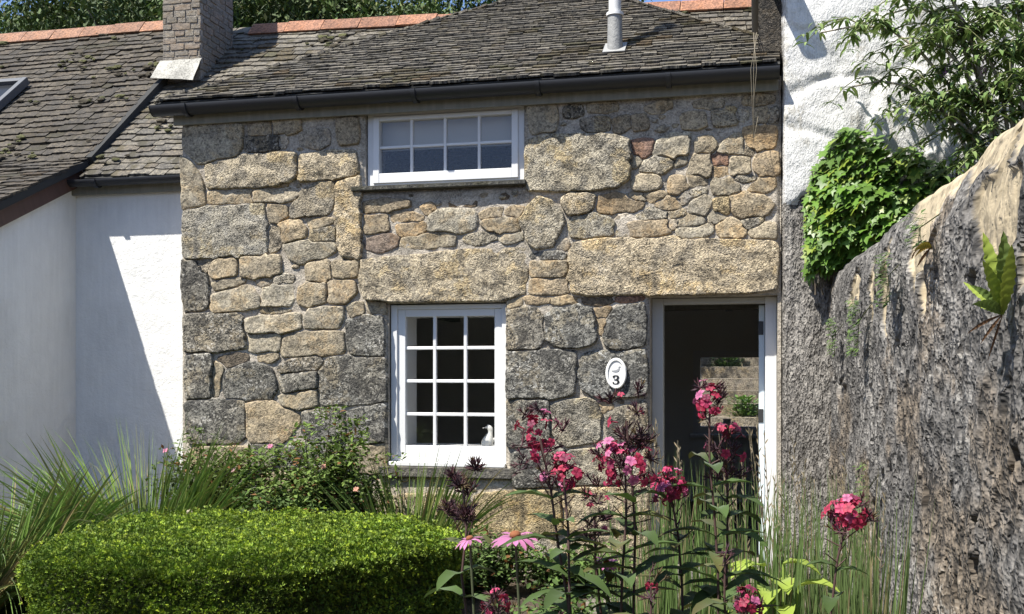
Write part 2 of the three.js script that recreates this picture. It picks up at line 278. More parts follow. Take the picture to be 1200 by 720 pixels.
  ['o',-.893,3.388,-.806,3.402,-.793,3.314,-.881,3.306],
  ['t',-.534,3.387,-.388,3.404,-.376,3.305,-.522,3.294],
  ['l',-.315,3.406,-.171,3.422,-.159,3.318,-.291,3.306],
  ['w',-.141,3.390,-.081,3.393,-.087,3.338,-.135,3.341],
  ['o',-.021,3.402,.050,3.410,.050,3.307,-.015,3.304],
  ['l',.079,3.396,.127,3.394,.121,3.303,.085,3.305],
  ['t',-.442,3.481,-.261,3.483,-.261,3.434,-.436,3.437],
  ['t',-.093,3.497,.097,3.498,.097,3.444,-.087,3.442],
  ['r',-.899,3.213,-.756,3.219,-.756,3.144,-.806,3.097,-.887,3.138],
  ['t',-.737,3.193,-.626,3.237,-.497,3.255,-.510,3.108,-.626,3.088,-.731,3.118],
  ['l',-.831,2.998,-.793,3.065,-.719,3.105,-.595,3.050,-.632,3.002,-.706,2.980],
  ['t',-.589,3.074,-.516,3.089,-.522,3.046,-.577,3.024],
  ['t',-.912,3.089,-.856,3.099,-.843,3.055,-.899,3.032],
  ['t',-.424,3.196,-.339,3.217,-.303,3.159,-.327,3.111,-.430,3.110],
  ['t',-.273,3.133,-.159,3.226,-.105,3.180,-.099,3.088,-.183,3.086,-.261,3.108],
  ['o',-.087,3.259,.020,3.278,.115,3.261,.109,3.139,.008,3.102,-.081,3.161],
  ['l',-.087,3.137,-.039,3.141,-.039,3.086,-.081,3.088],
  ['t',-.491,2.965,-.436,3.098,-.345,3.088,-.333,2.958,-.412,2.943],
  ['r',-.327,3.087,-.219,3.094,-.207,3.020,-.309,3.012],
  ['o',-.303,2.994,-.231,3.003,-.207,2.946,-.243,2.923,-.303,2.932],
  ['t',-.189,3.074,-.075,3.057,-.063,2.965,-.111,2.936,-.177,2.945],
  ['o',-.015,3.054,.038,3.088,.127,3.072,.138,2.956,.097,2.934,.008,2.937,-.027,2.994],
  ['t',-.893,2.926,-.831,2.960,-.719,2.962,-.700,2.880,-.768,2.846,-.874,2.862],
  ['o',-.620,2.933,-.510,2.935,-.510,2.848,-.559,2.825,-.626,2.840],
  ['t',-.491,2.940,-.400,2.936,-.363,2.892,-.412,2.863,-.479,2.878],
  ['t',-.315,2.908,-.219,2.916,-.159,2.877,-.135,2.821,-.231,2.800,-.303,2.815],
  ['l',-.153,2.926,-.027,2.927,-.027,2.899,-.141,2.898],
  ['t',-.057,2.830,.008,2.889,.097,2.903,.103,2.836,.008,2.803],
  ['t',-.831,2.817,-.688,2.836,-.651,2.810,-.750,2.770],
  ['o',-.737,2.745,-.626,2.797,-.559,2.757,-.559,2.720,-.626,2.697],
  ['w',-.565,2.801,-.510,2.829,-.473,2.803,-.510,2.761,-.546,2.750],
  ['l',-.485,2.829,-.376,2.849,-.376,2.824,-.467,2.803],
  ['t',-.485,2.693,-.442,2.777,-.363,2.787,-.339,2.731,-.376,2.670,-.461,2.673],
  ['y',-.303,2.754,-.255,2.783,-.201,2.781,-.201,2.689,-.243,2.653,-.291,2.692],
  ['t',-.189,2.774,-.111,2.802,-.021,2.798,.038,2.760,.103,2.715,.068,2.667,.008,2.639,-.123,2.637,-.183,2.688],
  ['t',-.339,2.638,-.303,2.674,-.231,2.647,-.261,2.617,-.327,2.613],
  ['l',-.856,2.674,-.750,2.708,-.657,2.686,-.657,2.655,-.750,2.639,-.843,2.649],
  ['l',-.632,2.679,-.534,2.694,-.504,2.675,-.565,2.640,-.626,2.654],
  ['o',-.918,2.614,-.657,2.630,-.632,2.543,-.731,2.514,-.893,2.507],
  ['w',-.639,2.630,-.583,2.634,-.589,2.585,-.632,2.574],
  ['t',-.559,2.627,-.467,2.661,-.382,2.621,-.400,2.591,-.473,2.575,-.552,2.596],
  ['t',-.565,2.559,-.461,2.568,-.339,2.589,-.327,2.533,-.424,2.487,-.546,2.497],
  ['t',-.279,2.569,-.219,2.616,-.135,2.601,-.099,2.526,-.135,2.485,-.255,2.500],
  ['l',-.123,2.588,-.063,2.623,.020,2.620,.008,2.578,-.075,2.556],
  ['t',-.051,2.537,.038,2.577,.103,2.575,.115,2.484,.008,2.481,-.039,2.500],
  ['o',-1.151,2.741,-1.126,2.816,-1.019,2.830,-.906,2.788,-.824,2.761,-.843,2.724,-.968,2.691,-1.132,2.702],
  ['g',-1.413,2.814,-1.336,2.842,-1.183,2.824,-1.189,2.761,-1.247,2.700,-1.362,2.704,-1.407,2.769],
  ['l',-1.368,2.654,-1.221,2.687,-1.082,2.657,-1.044,2.618,-1.056,2.537,-1.221,2.522,-1.336,2.538],
  ['w',-1.037,2.680,-.937,2.696,-.918,2.664,-.981,2.628],
  ['l',-1.012,2.592,-.949,2.608,-.949,2.527,-.993,2.522],
  ['t',-.918,2.826,-.843,2.836,-.812,2.791,-.874,2.775],
  ['w',-1.465,2.491,-1.388,2.502,-1.375,2.451,-1.446,2.434],
  ['g',-1.336,2.475,-1.158,2.502,-.657,2.494,-.231,2.469,.115,2.453,.127,2.289,.115,2.113,-.051,2.092,-.412,2.098,-.781,2.092,-1.221,2.093,-1.356,2.121,-1.362,2.324],
  ['d',-1.666,2.414,-1.543,2.430,-1.401,2.407,-1.401,2.369,-1.543,2.360,-1.660,2.375],
  ['t',-1.666,2.350,-1.510,2.359,-1.388,2.343,-1.388,2.261,-1.478,2.225,-1.647,2.241],
  ['o',-1.660,2.216,-1.388,2.217,-1.381,2.121,-1.478,2.104,-1.660,2.113],
  ['t',-1.844,2.059,-1.739,2.083,-1.732,2.038,-1.804,2.007,-1.844,2.014],
  ['o',-1.712,2.095,-1.530,2.079,-1.517,2.047,-1.686,2.037],
  ['t',-1.504,2.073,-1.285,2.075,-1.349,2.032,-1.478,2.034],
  ['b',-1.272,2.069,-1.044,2.078,-1.037,2.046,-1.158,2.017,-1.253,2.037],
  ['r',-1.031,2.071,-.831,2.080,-.831,2.049,-.937,2.038,-1.019,2.046],
  ['d',-1.844,1.988,-1.765,2.006,-1.634,1.998,-1.582,1.934,-1.569,1.780,-1.608,1.704,-1.844,1.693],
  ['d',-1.543,1.933,-1.478,1.983,-1.317,2.013,-1.209,1.998,-1.183,1.878,-1.177,1.752,-1.285,1.721,-1.478,1.729,-1.543,1.806],
  ['o',-1.170,1.985,-1.063,1.996,-1.082,1.940,-1.158,1.935],
  ['o',-1.158,1.910,-1.101,1.896,-1.120,1.808,-1.164,1.828],
  ['d',-1.101,1.846,-1.056,1.940,-.981,2.008,-.818,2.024,-.812,1.874,-.824,1.737,-.937,1.688,-1.044,1.701,-1.094,1.752],
  ['d',-1.844,1.667,-1.543,1.678,-1.336,1.665,-1.323,1.563,-1.349,1.361,-1.543,1.334,-1.844,1.333],
  ['d',-1.304,1.563,-1.221,1.658,-.831,1.681,-.806,1.562,-.806,1.363,-1.158,1.349,-1.260,1.405],
  ['d',-1.844,1.307,-1.543,1.309,-1.517,1.182,-1.543,.990,-1.844,.973],
  ['l',-1.491,1.277,-1.221,1.317,-1.145,1.248,-1.158,1.027,-1.413,.980,-1.491,1.087],
  ['o',-1.132,1.286,-1.069,1.299,-1.056,1.249,-1.120,1.236],
  ['d',-1.082,1.217,-.812,1.300,-.799,1.032,-1.063,.997],
  ['d',-1.798,.910,-1.413,.948,-1.413,.688,-1.778,.666],
  ['l',-1.388,.936,-.799,.970,-.793,.721,-1.375,.689],
  ['y',-2.096,.594,-1.446,.636,-1.426,.326,-2.090,.284],
  ['g',-1.401,.650,-.799,.689,-.799,.365,-1.388,.327],
  ['l',-2.096,.245,-1.478,.279,-1.446,-.088,-2.090,-.130],
  ['g',-1.401,.288,-.799,.328,-.799,-.059,-1.388,-.085],
  ['g',-2.737,.572,-2.137,.574,-2.137,.282,-2.737,.249],
  ['l',-2.890,.707,-2.785,.709,-2.785,.261,-2.890,.257],
  ['d',-4.480,.707,-3.896,.726,-3.881,.481,-4.480,.438],
  ['t',-3.851,.713,-3.386,.729,-3.386,.508,-3.837,.483],
  ['d',-3.343,.710,-2.932,.719,-2.932,.494,-3.343,.496],
  ['l',-4.480,.410,-3.676,.460,-3.676,.271,-4.480,.217],
  ['d',-3.632,.461,-2.932,.467,-2.932,.256,-3.632,.272],
];

// ---------- ground ----------
const soilMap = tex(S, S, (x, y, i) => { const k = 0.5 + 0.9 * (nB[i] - 0.5) + 0.5 * (nC[i] - 0.5); return [clamp(k), clamp(k * 0.93), clamp(k * 0.84)]; }, true);
{
  const g = new THREE.PlaneGeometry(500, 500).rotateX(-Math.PI / 2); metreUV(g);
  tag(mesh('ground', g, std({ color: new THREE.Color(0.13, 0.1, 0.07), map: soilMap, bumpMap: graniteBump, bumpScale: 0.03 }), scene), 'bare brown garden soil under the plants', null, null, 'structure');
  const rp = rng(5), pathTop = sheet(30, 90, (u, v) => { const x = lerp(-1.1, 0.3, u), z = lerp(0.25, 12, v); return [x + (u < 0.01 || u > 0.99 ? 0.04 * fbm(z * 2, u * 9) : 0), 0.012 + 0.008 * fbm(x * 3, z * 3), z]; }, (u, v) => [u * 1.4, v * 11.7]);
  const ix = pathTop.index.array; for (let i = 0; i < ix.length; i += 3) { const t = ix[i + 1]; ix[i + 1] = ix[i + 2]; ix[i + 2] = t; } pathTop.computeVertexNormals();
  tag(mesh('garden_path', pathTop, std({ color: new THREE.Color(0.3, 0.27, 0.23), map: mortarMap, bumpMap: graniteBump, bumpScale: 0.015 }), scene), 'gravel path leading to the cottage door', null, null, 'structure');
}

// ---------- the stone cottage ----------
const cottage = thing('stone_cottage', 'stone cottage with small white windows, open door and slate hipped roof', 'cottage');
const OPEN = [[-2.985, -1.715, 2.93, 3.55], [-2.795, -1.855, 0.8, 2.055], [-0.775, 0.135, -0.2, 2.075]];
const wallX = [-4.56, 0.16], wallTop = 3.64;
const frontWall = (() => { // mortar face with relief over a thick core with real openings
  const sh = new THREE.Shape([new THREE.Vector2(wallX[0], 0), new THREE.Vector2(wallX[1], 0), new THREE.Vector2(wallX[1], wallTop), new THREE.Vector2(wallX[0], wallTop)]);
  const sh2 = new THREE.Shape(); // outline with the door notch
  const [dl, dr, , dt] = OPEN[2];
  sh2.moveTo(wallX[0], 0); sh2.lineTo(dl, 0); sh2.lineTo(dl, dt); sh2.lineTo(dr, dt); sh2.lineTo(dr, 0); sh2.lineTo(wallX[1], 0); sh2.lineTo(wallX[1], wallTop); sh2.lineTo(wallX[0], wallTop); sh2.closePath();
  for (const [a, b, c, d] of OPEN.slice(0, 2)) { const h = new THREE.Path(); h.moveTo(a, c); h.lineTo(a, d); h.lineTo(b, d); h.lineTo(b, c); h.closePath(); sh2.holes.push(h); }
  const core = new THREE.ExtrudeGeometry(sh2, { depth: 0.46, bevelEnabled: false }); core.translate(0, 0, -0.475); metreUV(core);
  const cuts = (lo, hi, marks) => { const m = [lo, ...marks, hi].sort((a, b) => a - b), out = []; for (let i = 0; i < m.length - 1; i++) { const n = Math.max(1, Math.round((m[i + 1] - m[i]) / 0.022)); for (let k = 0; k < n; k++) out.push(lerp(m[i], m[i + 1], k / n)); } out.push(hi); return out; };
  const xs = cuts(wallX[0], wallX[1], OPEN.flatMap((o) => [o[0], o[1]])), ys = cuts(0, wallTop, [2.93, 3.55, 0.8, 2.055, 2.075]);
  const inHole = (x, y) => OPEN.some(([a, b, c, d]) => x > a && x < b && y > c && y < d), onEdge = (x, y) => x === wallX[0] || x === wallX[1] || y === 0 || y === wallTop || OPEN.some(([a, b, c, d]) => x >= a - 1e-6 && x <= b + 1e-6 && y >= c - 1e-6 && y <= d + 1e-6);
  const p = [], u = [], idx = [], W = xs.length;
  for (const y of ys) for (const x of xs) { p.push(x, y, onEdge(x, y) ? -0.03 : 0.003 + 0.016 * fbm(x * 5, y * 5, 2, 3) + 0.008 * fbm(x * 22, y * 22, 9, 2)); u.push(x, y); }
  for (let j = 0; j < ys.length - 1; j++) for (let i = 0; i < W - 1; i++) { if (inHole((xs[i] + xs[i + 1]) / 2, (ys[j] + ys[j + 1]) / 2)) continue; const a = j * W + i; idx.push(a, a + 1, a + W + 1, a, a + W + 1, a + W); }
  const f = new THREE.BufferGeometry(); f.setAttribute('position', new THREE.Float32BufferAttribute(p, 3)); f.setAttribute('uv', new THREE.Float32BufferAttribute(u, 2)); f.setIndex(idx); f.computeVertexNormals();
  return mesh('front_wall', merge([core, f]), MORTAR, cottage);
})();

// each stone: smoothed, slightly ragged outline, pillowed and rough face
const KINDS = { // colour, material, how far it stands out, roughness of the face
  t: [[0.5, 0.435, 0.325], SAND, 0.026, 0.010], g: [[0.57, 0.5, 0.38], GRAN, 0.034, 0.016], d: [[0.36, 0.34, 0.3], DARK, 0.03, 0.012], l: [[0.46, 0.415, 0.335], GRAN, 0.024, 0.013], o: [[0.46, 0.375, 0.26], SAND, 0.022, 0.009],
  b: [[0.24, 0.19, 0.135], SAND, 0.018, 0.008], r: [[0.34, 0.22, 0.17], SAND, 0.02, 0.006], w: [[0.55, 0.5, 0.42], SAND, 0.018, 0.008], y: [[0.5, 0.42, 0.27], GRAN, 0.028, 0.012], p: [[0.3, 0.25, 0.22], SAND, 0.022, 0.008],
};
// how far a stone may grow outwards from (x, y) along (nx, ny): half the gap to its neighbours, less a joint
const polyOf = (s) => { const q = []; for (let k = 1; k < s.length; k += 2) q.push([s[k], s[k + 1]]); return q; };
const PACK = STONES.map(polyOf), FIXED = [...OPEN.map(([a, b, c, d]) => [[a, c], [b, c], [b, d], [a, d]]), [[wallX[0], 0], [wallX[1], 0], [wallX[1], wallTop], [wallX[0], wallTop]]];
function reach(x, y, nx, ny, self) {
  const hit = (poly) => { let best = 9; for (let i = 0; i < poly.length; i++) { const a = poly[i], b = poly[(i + 1) % poly.length], ex = b[0] - a[0], ey = b[1] - a[1], den = nx * ey - ny * ex; if (Math.abs(den) < 1e-9) continue; const t = ((a[0] - x) * ey - (a[1] - y) * ex) / den, s = ((a[0] - x) * ny - (a[1] - y) * nx) / den; if (t > -0.002 && t < best && s >= 0 && s <= 1) best = t; } return best; };
  let g = 0.026; for (const q of PACK) if (q !== self) g = Math.min(g, (hit(q) - 0.011) / 2); for (const q of FIXED) g = Math.min(g, hit(q) - 0.004);
  return Math.max(-0.004, g);
}
function stoneGeo(pts, kind, r, self) {
  const [col0, , out0, rough] = KINDS[kind], sharp = kind === 'r' ? 1 : 0;
  let poly = pts.map((q) => [q[0], q[1]]);
  for (let it = 0; it < 1; it++) { const nx = []; for (let i = 0; i < poly.length; i++) { const a = poly[i], b = poly[(i + 1) % poly.length], k = 0.08; nx.push([lerp(a[0], b[0], k), lerp(a[1], b[1], k)], [lerp(a[0], b[0], 1 - k), lerp(a[1], b[1], 1 - k)]); } poly = nx; }
  let per = 0; const cum = [0]; for (let i = 0; i < poly.length; i++) { const a = poly[i], b = poly[(i + 1) % poly.length]; per += Math.hypot(a[0] - b[0], a[1] - b[1]); cum.push(per); }
  const n = Math.round(clamp(per / 0.024, 18, 110)), ring = [], ox = r() * 50, oy = r() * 50; let cx = 0, cy = 0;
  for (let k = 0, i = 0; k < n; k++) { const s = (k / n) * per; while (cum[i + 1] < s) i++; const a = poly[i], b = poly[(i + 1) % poly.length], t = (s - cum[i]) / (cum[i + 1] - cum[i]); const x = lerp(a[0], b[0], t), y = lerp(a[1], b[1], t); ring.push([x, y]); cx += x / n; cy += y / n; }
  let area = 0, ex = 0, ey = 0; for (let k = 0; k < n; k++) { const a = ring[k], b = ring[(k + 1) % n]; area += a[0] * b[1] - a[1] * b[0]; ex = Math.max(ex, Math.abs(a[0] - cx)); ey = Math.max(ey, Math.abs(a[1] - cy)); }
  if (area < 0) ring.reverse();
  for (const q of ring) { const d = 0.006 + rough * 0.4, len = Math.hypot(q[0] - cx, q[1] - cy), a = (self ? reach(q[0], q[1], (q[0] - cx) / len, (q[1] - cy) / len, self) : 0.002) + fbm(q[0] * 16 + ox, q[1] * 16 + oy, 3, 3) * d * 1.8; q[0] += ((q[0] - cx) / len) * a; q[1] += ((q[1] - cy) / len) * a; }
  const size = Math.min(ex, ey), h = out0 * (0.6 + 0.65 * r()) * clamp(size / 0.07, 0.55, 1.15), tx = (r() - 0.5) * 0.09, ty = (r() - 0.5) * 0.12, br = 0.82 + 0.34 * r(), hue = (r() - 0.5) * 0.1;
  const col = [col0[0] * br * (1 + hue), col0[1] * br, col0[2] * br * (1 - hue * 1.4)];
  const steps = [[0, 0, -0.03], [0.0, 1, 0.55], [0.003, 1, 0.9], [0.009, 1, 1.0]], inner = Math.max(2, Math.min(9, Math.round(Math.max(ex, ey) / 0.05)));
  const P = [], C = [], U = [], I = [];
  const put = (x, y, z) => { P.push(x, y, z); const v = 1 + 0.35 * fbm(x * 6 + ox, y * 6, 4, 3), w = 0.06 * fbm(x * 3, y * 3 + oy, 8, 2); C.push(col[0] * v * (1 + w), col[1] * v, col[2] * v * (1 - w * 2)); U.push(x + ox, y + oy + (z < 0 ? 0.01 : 0)); };
  const face = (x, y, e) => h * e + tx * (x - cx) + ty * (y - cy) + rough * (2.0 * fbm(x * 8 + ox, y * 8 + oy, 1, 2));
  const rings = [];
  for (const [ins, on, e] of steps) rings.push({ s: (l) => 1 - Math.min(0.6, ins / l), e, on });
  for (let k = 1; k <= inner; k++) rings.push({ s: (l) => (1 - Math.min(0.6, 0.009 / l)) * (1 - k / (inner + 1)), e: 1.0 + 0.05 * (k / inner), on: 1 });
  for (const R of rings) for (let k = 0; k < n; k++) { const q = ring[k], l = Math.max(0.012, Math.min(size, Math.hypot(q[0] - cx, q[1] - cy))), s = R.s(l), x = cx + (q[0] - cx) * s, y = cy + (q[1] - cy) * s; put(x, y, R.on ? Math.max(0.004, face(x, y, R.e)) : -0.03); }
  put(cx, cy, face(cx, cy, 1.07));
  for (let j = 0; j < rings.length - 1; j++) for (let k = 0; k < n; k++) { const a = j * n + k, b = j * n + ((k + 1) % n); I.push(a, b, b + n, a, b + n, a + n); }
  const last = (rings.length - 1) * n, c = rings.length * n; for (let k = 0; k < n; k++) I.push(last + k, last + ((k + 1) % n), c);
  const g = new THREE.BufferGeometry(); g.setAttribute('position', new THREE.Float32BufferAttribute(P, 3)); g.setAttribute('color', new THREE.Float32BufferAttribute(C, 3)); g.setAttribute('uv', new THREE.Float32BufferAttribute(U, 2)); g.setIndex(I); g.computeVertexNormals();
  return g;
}
STONES.forEach((s, i) => mesh('stone', stoneGeo(PACK[i], s[0], rng(100 + i), PACK[i]), KINDS[s[0]][1], frontWall));
// pebbles pressed into the wide joints
{
  const r = rng(77), inside = (x, y, pts) => { let c = false; for (let i = 0, j = pts.length - 1; i < pts.length; j = i++) if ((pts[i][1] > y) !== (pts[j][1] > y) && x < ((pts[j][0] - pts[i][0]) * (y - pts[i][1])) / (pts[j][1] - pts[i][1]) + pts[i][0]) c = !c; return c; };
  const polys = STONES.map((s) => { const q = []; for (let k = 1; k < s.length; k += 2) q.push([s[k], s[k + 1]]); return q; }); let made = 0;
  for (let k = 0; k < 9000 && made < 60; k++) {
    const x = lerp(-4.5, 0.1, r()), y = lerp(0.1, 3.45, r()), R = 0.018 + 0.024 * r();
    if (OPEN.some(([a, b, c, d]) => x > a - R * 2 && x < b + R * 2 && y > c - R * 2 && y < d + R * 2)) continue;
    let clear = true; for (let a = 0; a < 8 && clear; a++) for (const q of polys) if (inside(x + Math.cos(a * 0.785) * R * 2.4, y + Math.sin(a * 0.785) * R * 1.9, q)) { clear = false; break; }
    if (!clear) continue;
    const pts = []; for (let a = 0; a < 6; a++) pts.push([x + Math.cos(a * 1.047 + r() * 0.4) * R * (1.1 + 0.5 * r()), y + Math.sin(a * 1.047 + r() * 0.4) * R * (0.6 + 0.4 * r())]);
    polys.push(pts); made++; const kd = 'ttlobw'[Math.floor(r() * 6)];
    mesh('stone', stoneGeo(pts, kd, r), KINDS[kd][1], frontWall);
  }
}
// shell behind the front: side walls, back wall with a window, floors and ceilings
const ROOM = std({ color: new THREE.Color(0.72, 0.7, 0.65), roughness: 0.95 }), FLOOR = std({ color: new THREE.Color(0.3, 0.25, 0.2), map: woodMap });
mesh('side_wall', box(-4.558, -4.15, 0, 3.62, -4.85, -0.48), MORTAR, cottage);
mesh('side_wall', box(0.145, 0.5, 0, 3.62, -4.85, -0.48), MORTAR, cottage);
{
  const sh = new THREE.Shape(); sh.moveTo(-4.15, 0); sh.lineTo(0.145, 0); sh.lineTo(0.145, 3.62); sh.lineTo(-4.15, 3.62); sh.closePath();
  const h = new THREE.Path(); h.moveTo(-0.66, 0.9); h.lineTo(-0.66, 1.72); h.lineTo(0.06, 1.72); h.lineTo(0.06, 0.9); h.closePath(); sh.holes.push(h);
  const g = new THREE.ExtrudeGeometry(sh, { depth: 0.35, bevelEnabled: false }); g.translate(0, 0, -4.85); mesh('back_wall', metreUV(g), ROOM, cottage);
  const w = group('back_window', cottage);
  mesh('frame', merge([box(-0.72, -0.64, 0.84, 1.78, -4.52, -4.46), box(0.04, 0.12, 0.84, 1.78, -4.52, -4.46), box(-0.64, 0.04, 1.7, 1.78, -4.52, -4.46), box(-0.64, 0.04, 0.84, 0.92, -4.52, -4.46)]), PAINT, w);
  mesh('sill', box(-0.75, 0.13, 0.8, 0.838, -4.52, -4.3, 0.008), PAINT, w);
  mesh('pane', box(-0.65, 0.05, 0.91, 1.71, -4.6, -4.595), GLASS, w);
}
mesh('floor', box(-4.15, 0.145, -0.05, 0.06, -4.5, -0.475), FLOOR, cottage);
mesh('upper_floor', box(-4.15, 0.145, 2.28, 2.4, -4.5, -0.475), ROOM, cottage);
mesh('loft_ceiling', box(-4.15, 0.145, 3.64, 3.7, -4.5, -0.3), ROOM, cottage);
for (const [a, b] of [[-3.6, -3.48], [-2.4, -2.28], [-1.4, -1.3]]) mesh('beam', box(a, b, 2.14, 2.279, -4.5, -0.48), DARKWOOD, cottage);
mesh('beam', box(-0.33, -0.26, 2.17, 2.279, -3.6, -0.6), GREYWOOD, cottage);
mesh('beam', box(-1.28, 0.14, 2.12, 2.278, -2.5, -2.36), GREYWOOD, cottage);

// ----- windows -----
function glazing(parent, x0, x1, y0, y1, z, cols, rows, bar, matBar) { // panes and bars in the clear opening of a sash
  const pw = (x1 - x0 - bar * (cols - 1)) / cols, ph = (y1 - y0 - bar * (rows - 1)) / rows;
  for (let i = 1; i < cols; i++) mesh('glazing_bar', box(x0 + i * pw + (i - 1) * bar, x0 + i * (pw + bar), y0 - 0.004, y1 + 0.004, z - 0.014, z + 0.016, 0.005), matBar, parent);
  for (let j = 1; j < rows; j++) for (let i = 0; i < cols; i++) mesh('glazing_bar', box(x0 + i * (pw + bar) - 0.004, x0 + i * (pw + bar) + pw + 0.004, y0 + j * ph + (j - 1) * bar, y0 + j * (ph + bar), z - 0.012, z + 0.0135, 0.005), matBar, parent);
  const r = rng(Math.round(x0 * 1000) + 4000);
  for (let j = 0; j < rows; j++) for (let i = 0; i < cols; i++) { const g = box(-pw / 2 - 0.003, pw / 2 + 0.003, -ph / 2 - 0.003, ph / 2 + 0.003, -0.0015, 0.0015); const m = mesh('pane', g, GLASS, parent); m.position.set(x0 + i * (pw + bar) + pw / 2, y0 + j * (ph + bar) + ph / 2, z - 0.006); m.rotation.set((r() - 0.5) * 0.006, (r() - 0.5) * 0.006, 0); }
}
function surround(name, x0, x1, y0, y1, l, rr, t, b, z0, z1, parent, mat = PAINT) { // four members butted end to end
  mesh(name, merge([box(x0, x0 + l, y0, y1, z0, z1, 0.004), box(x1 - rr, x1, y0, y1, z0, z1, 0.004), box(x0 + l, x1 - rr, y1 - t, y1, z0 + 0.002, z1 - 0.002, 0.004), box(x0 + l, x1 - rr, y0, y0 + b, z0 + 0.002, z1 - 0.002, 0.004)]), mat, parent);
}
{ // ground floor sash, twelve panes
  const w = group('sash_window', cottage);
  surround('frame', -2.785, -1.862, 0.835, 2.045, 0.05, 0.035, 0.035, 0.03, -0.16, -0.045, w);
  mesh('frame_sill', box(-2.79, -1.858, 0.8, 0.834, -0.17, 0.012, 0.006), PAINT, w);
  surround('sash', -2.735, -1.897, 0.866, 2.009, 0.062, 0.062, 0.055, 0.088, -0.12, -0.062, w);
  glazing(w, -2.673, -1.959, 0.954, 1.954, -0.088, 3, 4, 0.026, PAINT);
  mesh('inner_lining', merge([box(-2.79, -2.715, 0.945, 1.965, -0.47, -0.162), box(-1.93, -1.86, 0.945, 1.965, -0.47, -0.162), box(-2.79, -1.86, 1.965, 2.05, -0.47, -0.162)]), PAINT, w);
  mesh('inner_sill', box(-2.85, -1.8, 0.86, 0.944, -0.55, -0.165, 0.006), PAINT, w);
  mesh('stone_sill', box(-2.86, -1.8, 0.715, 0.797, -0.2, 0.045, 0.012), std({ color: new THREE.Color(0.2, 0.19, 0.17), map: slateMap, bumpMap: slateBump, bumpScale: 0.01 }), w);
}
{ // upper casement, eight panes
  const w = group('casement_window', cottage);
  surround('frame', -2.978, -1.722, 2.965, 3.545, 0.055, 0.055, 0.03, 0.04, -0.15, -0.045, w);
  surround('casement', -2.928, -1.768, 2.996, 3.512, 0.05, 0.05, 0.032, 0.075, -0.1, -0.028, w);
  glazing(w, -2.878, -1.818, 3.071, 3.48, -0.062, 4, 2, 0.022, PAINT);
  mesh('slate_sill', box(-3.075, -1.69, 2.925, 2.962, -0.15, 0.07, 0.008), std({ color: new THREE.Color(0.13, 0.13, 0.115), map: slateMap, bumpMap: slateBump, bumpScale: 0.01 }), w);
  mesh('inner_sill', box(-2.97, -1.73, 2.94, 2.963, -0.5, -0.152), PAINT, w);
}
{ // things in the windows
  const b = thing('roller_blind', 'pale roller blind half drawn behind the upper window panes', 'blind', [-2.35, 3.27, -0.17]);
  mesh('cloth', box(-0.59, 0.59, 0.03, 0.28, -0.003, 0.003), std({ color: new THREE.Color(0.42, 0.41, 0.37) }), b); mesh('batten', box(-0.59, 0.59, 0.0, 0.03, -0.008, 0.008, 0.004), std({ color: new THREE.Color(0.2, 0.2, 0.18) }), b);
  // white bird ornament: body, neck and head as one turned and bent surface
  const d = thing('bird_ornament', 'small white carved bird standing inside the lower window', 'ornament', [-2.06, 0.944, -0.23]);
  const rings = [[0, 0, 0.026, 0], [0.012, 0, 0.04, 0], [0.04, 0.004, 0.042, 0], [0.07, 0.01, 0.034, 0], [0.095, 0.02, 0.022, 0], [0.112, 0.026, 0.016, 0], [0.128, 0.026, 0.018, 0], [0.145, 0.02, 0.021, 0], [0.16, 0.014, 0.017, 0], [0.17, 0.01, 0.004, 0]];
  const g = sheet(18, rings.length - 1, (u, v) => { const q = rings[Math.round(v * (rings.length - 1))], a = u * Math.PI * 2; return [q[1] + Math.cos(a) * q[2] * 1.15, q[0], Math.sin(a) * q[2] * 0.85]; });
  const ix = g.index.array; for (let i = 0; i < ix.length; i += 3) { const t = ix[i]; ix[i] = ix[i + 1]; ix[i + 1] = t; } g.computeVertexNormals();
  const ORN = std({ color: new THREE.Color(0.75, 0.74, 0.68), roughness: 0.6 });
  mesh('body', g, ORN, d); const bk = new THREE.ConeGeometry(0.009, 0.045, 8); bk.rotateZ(1.75); bk.translate(-0.018, 0.147, 0); mesh('beak', bk, ORN, d);
  const tl = new THREE.ConeGeometry(0.02, 0.06, 8); tl.rotateZ(-1.1); tl.scale(1, 1, 0.6); tl.translate(0.062, 0.06, 0); mesh('tail', tl, ORN, d);
}
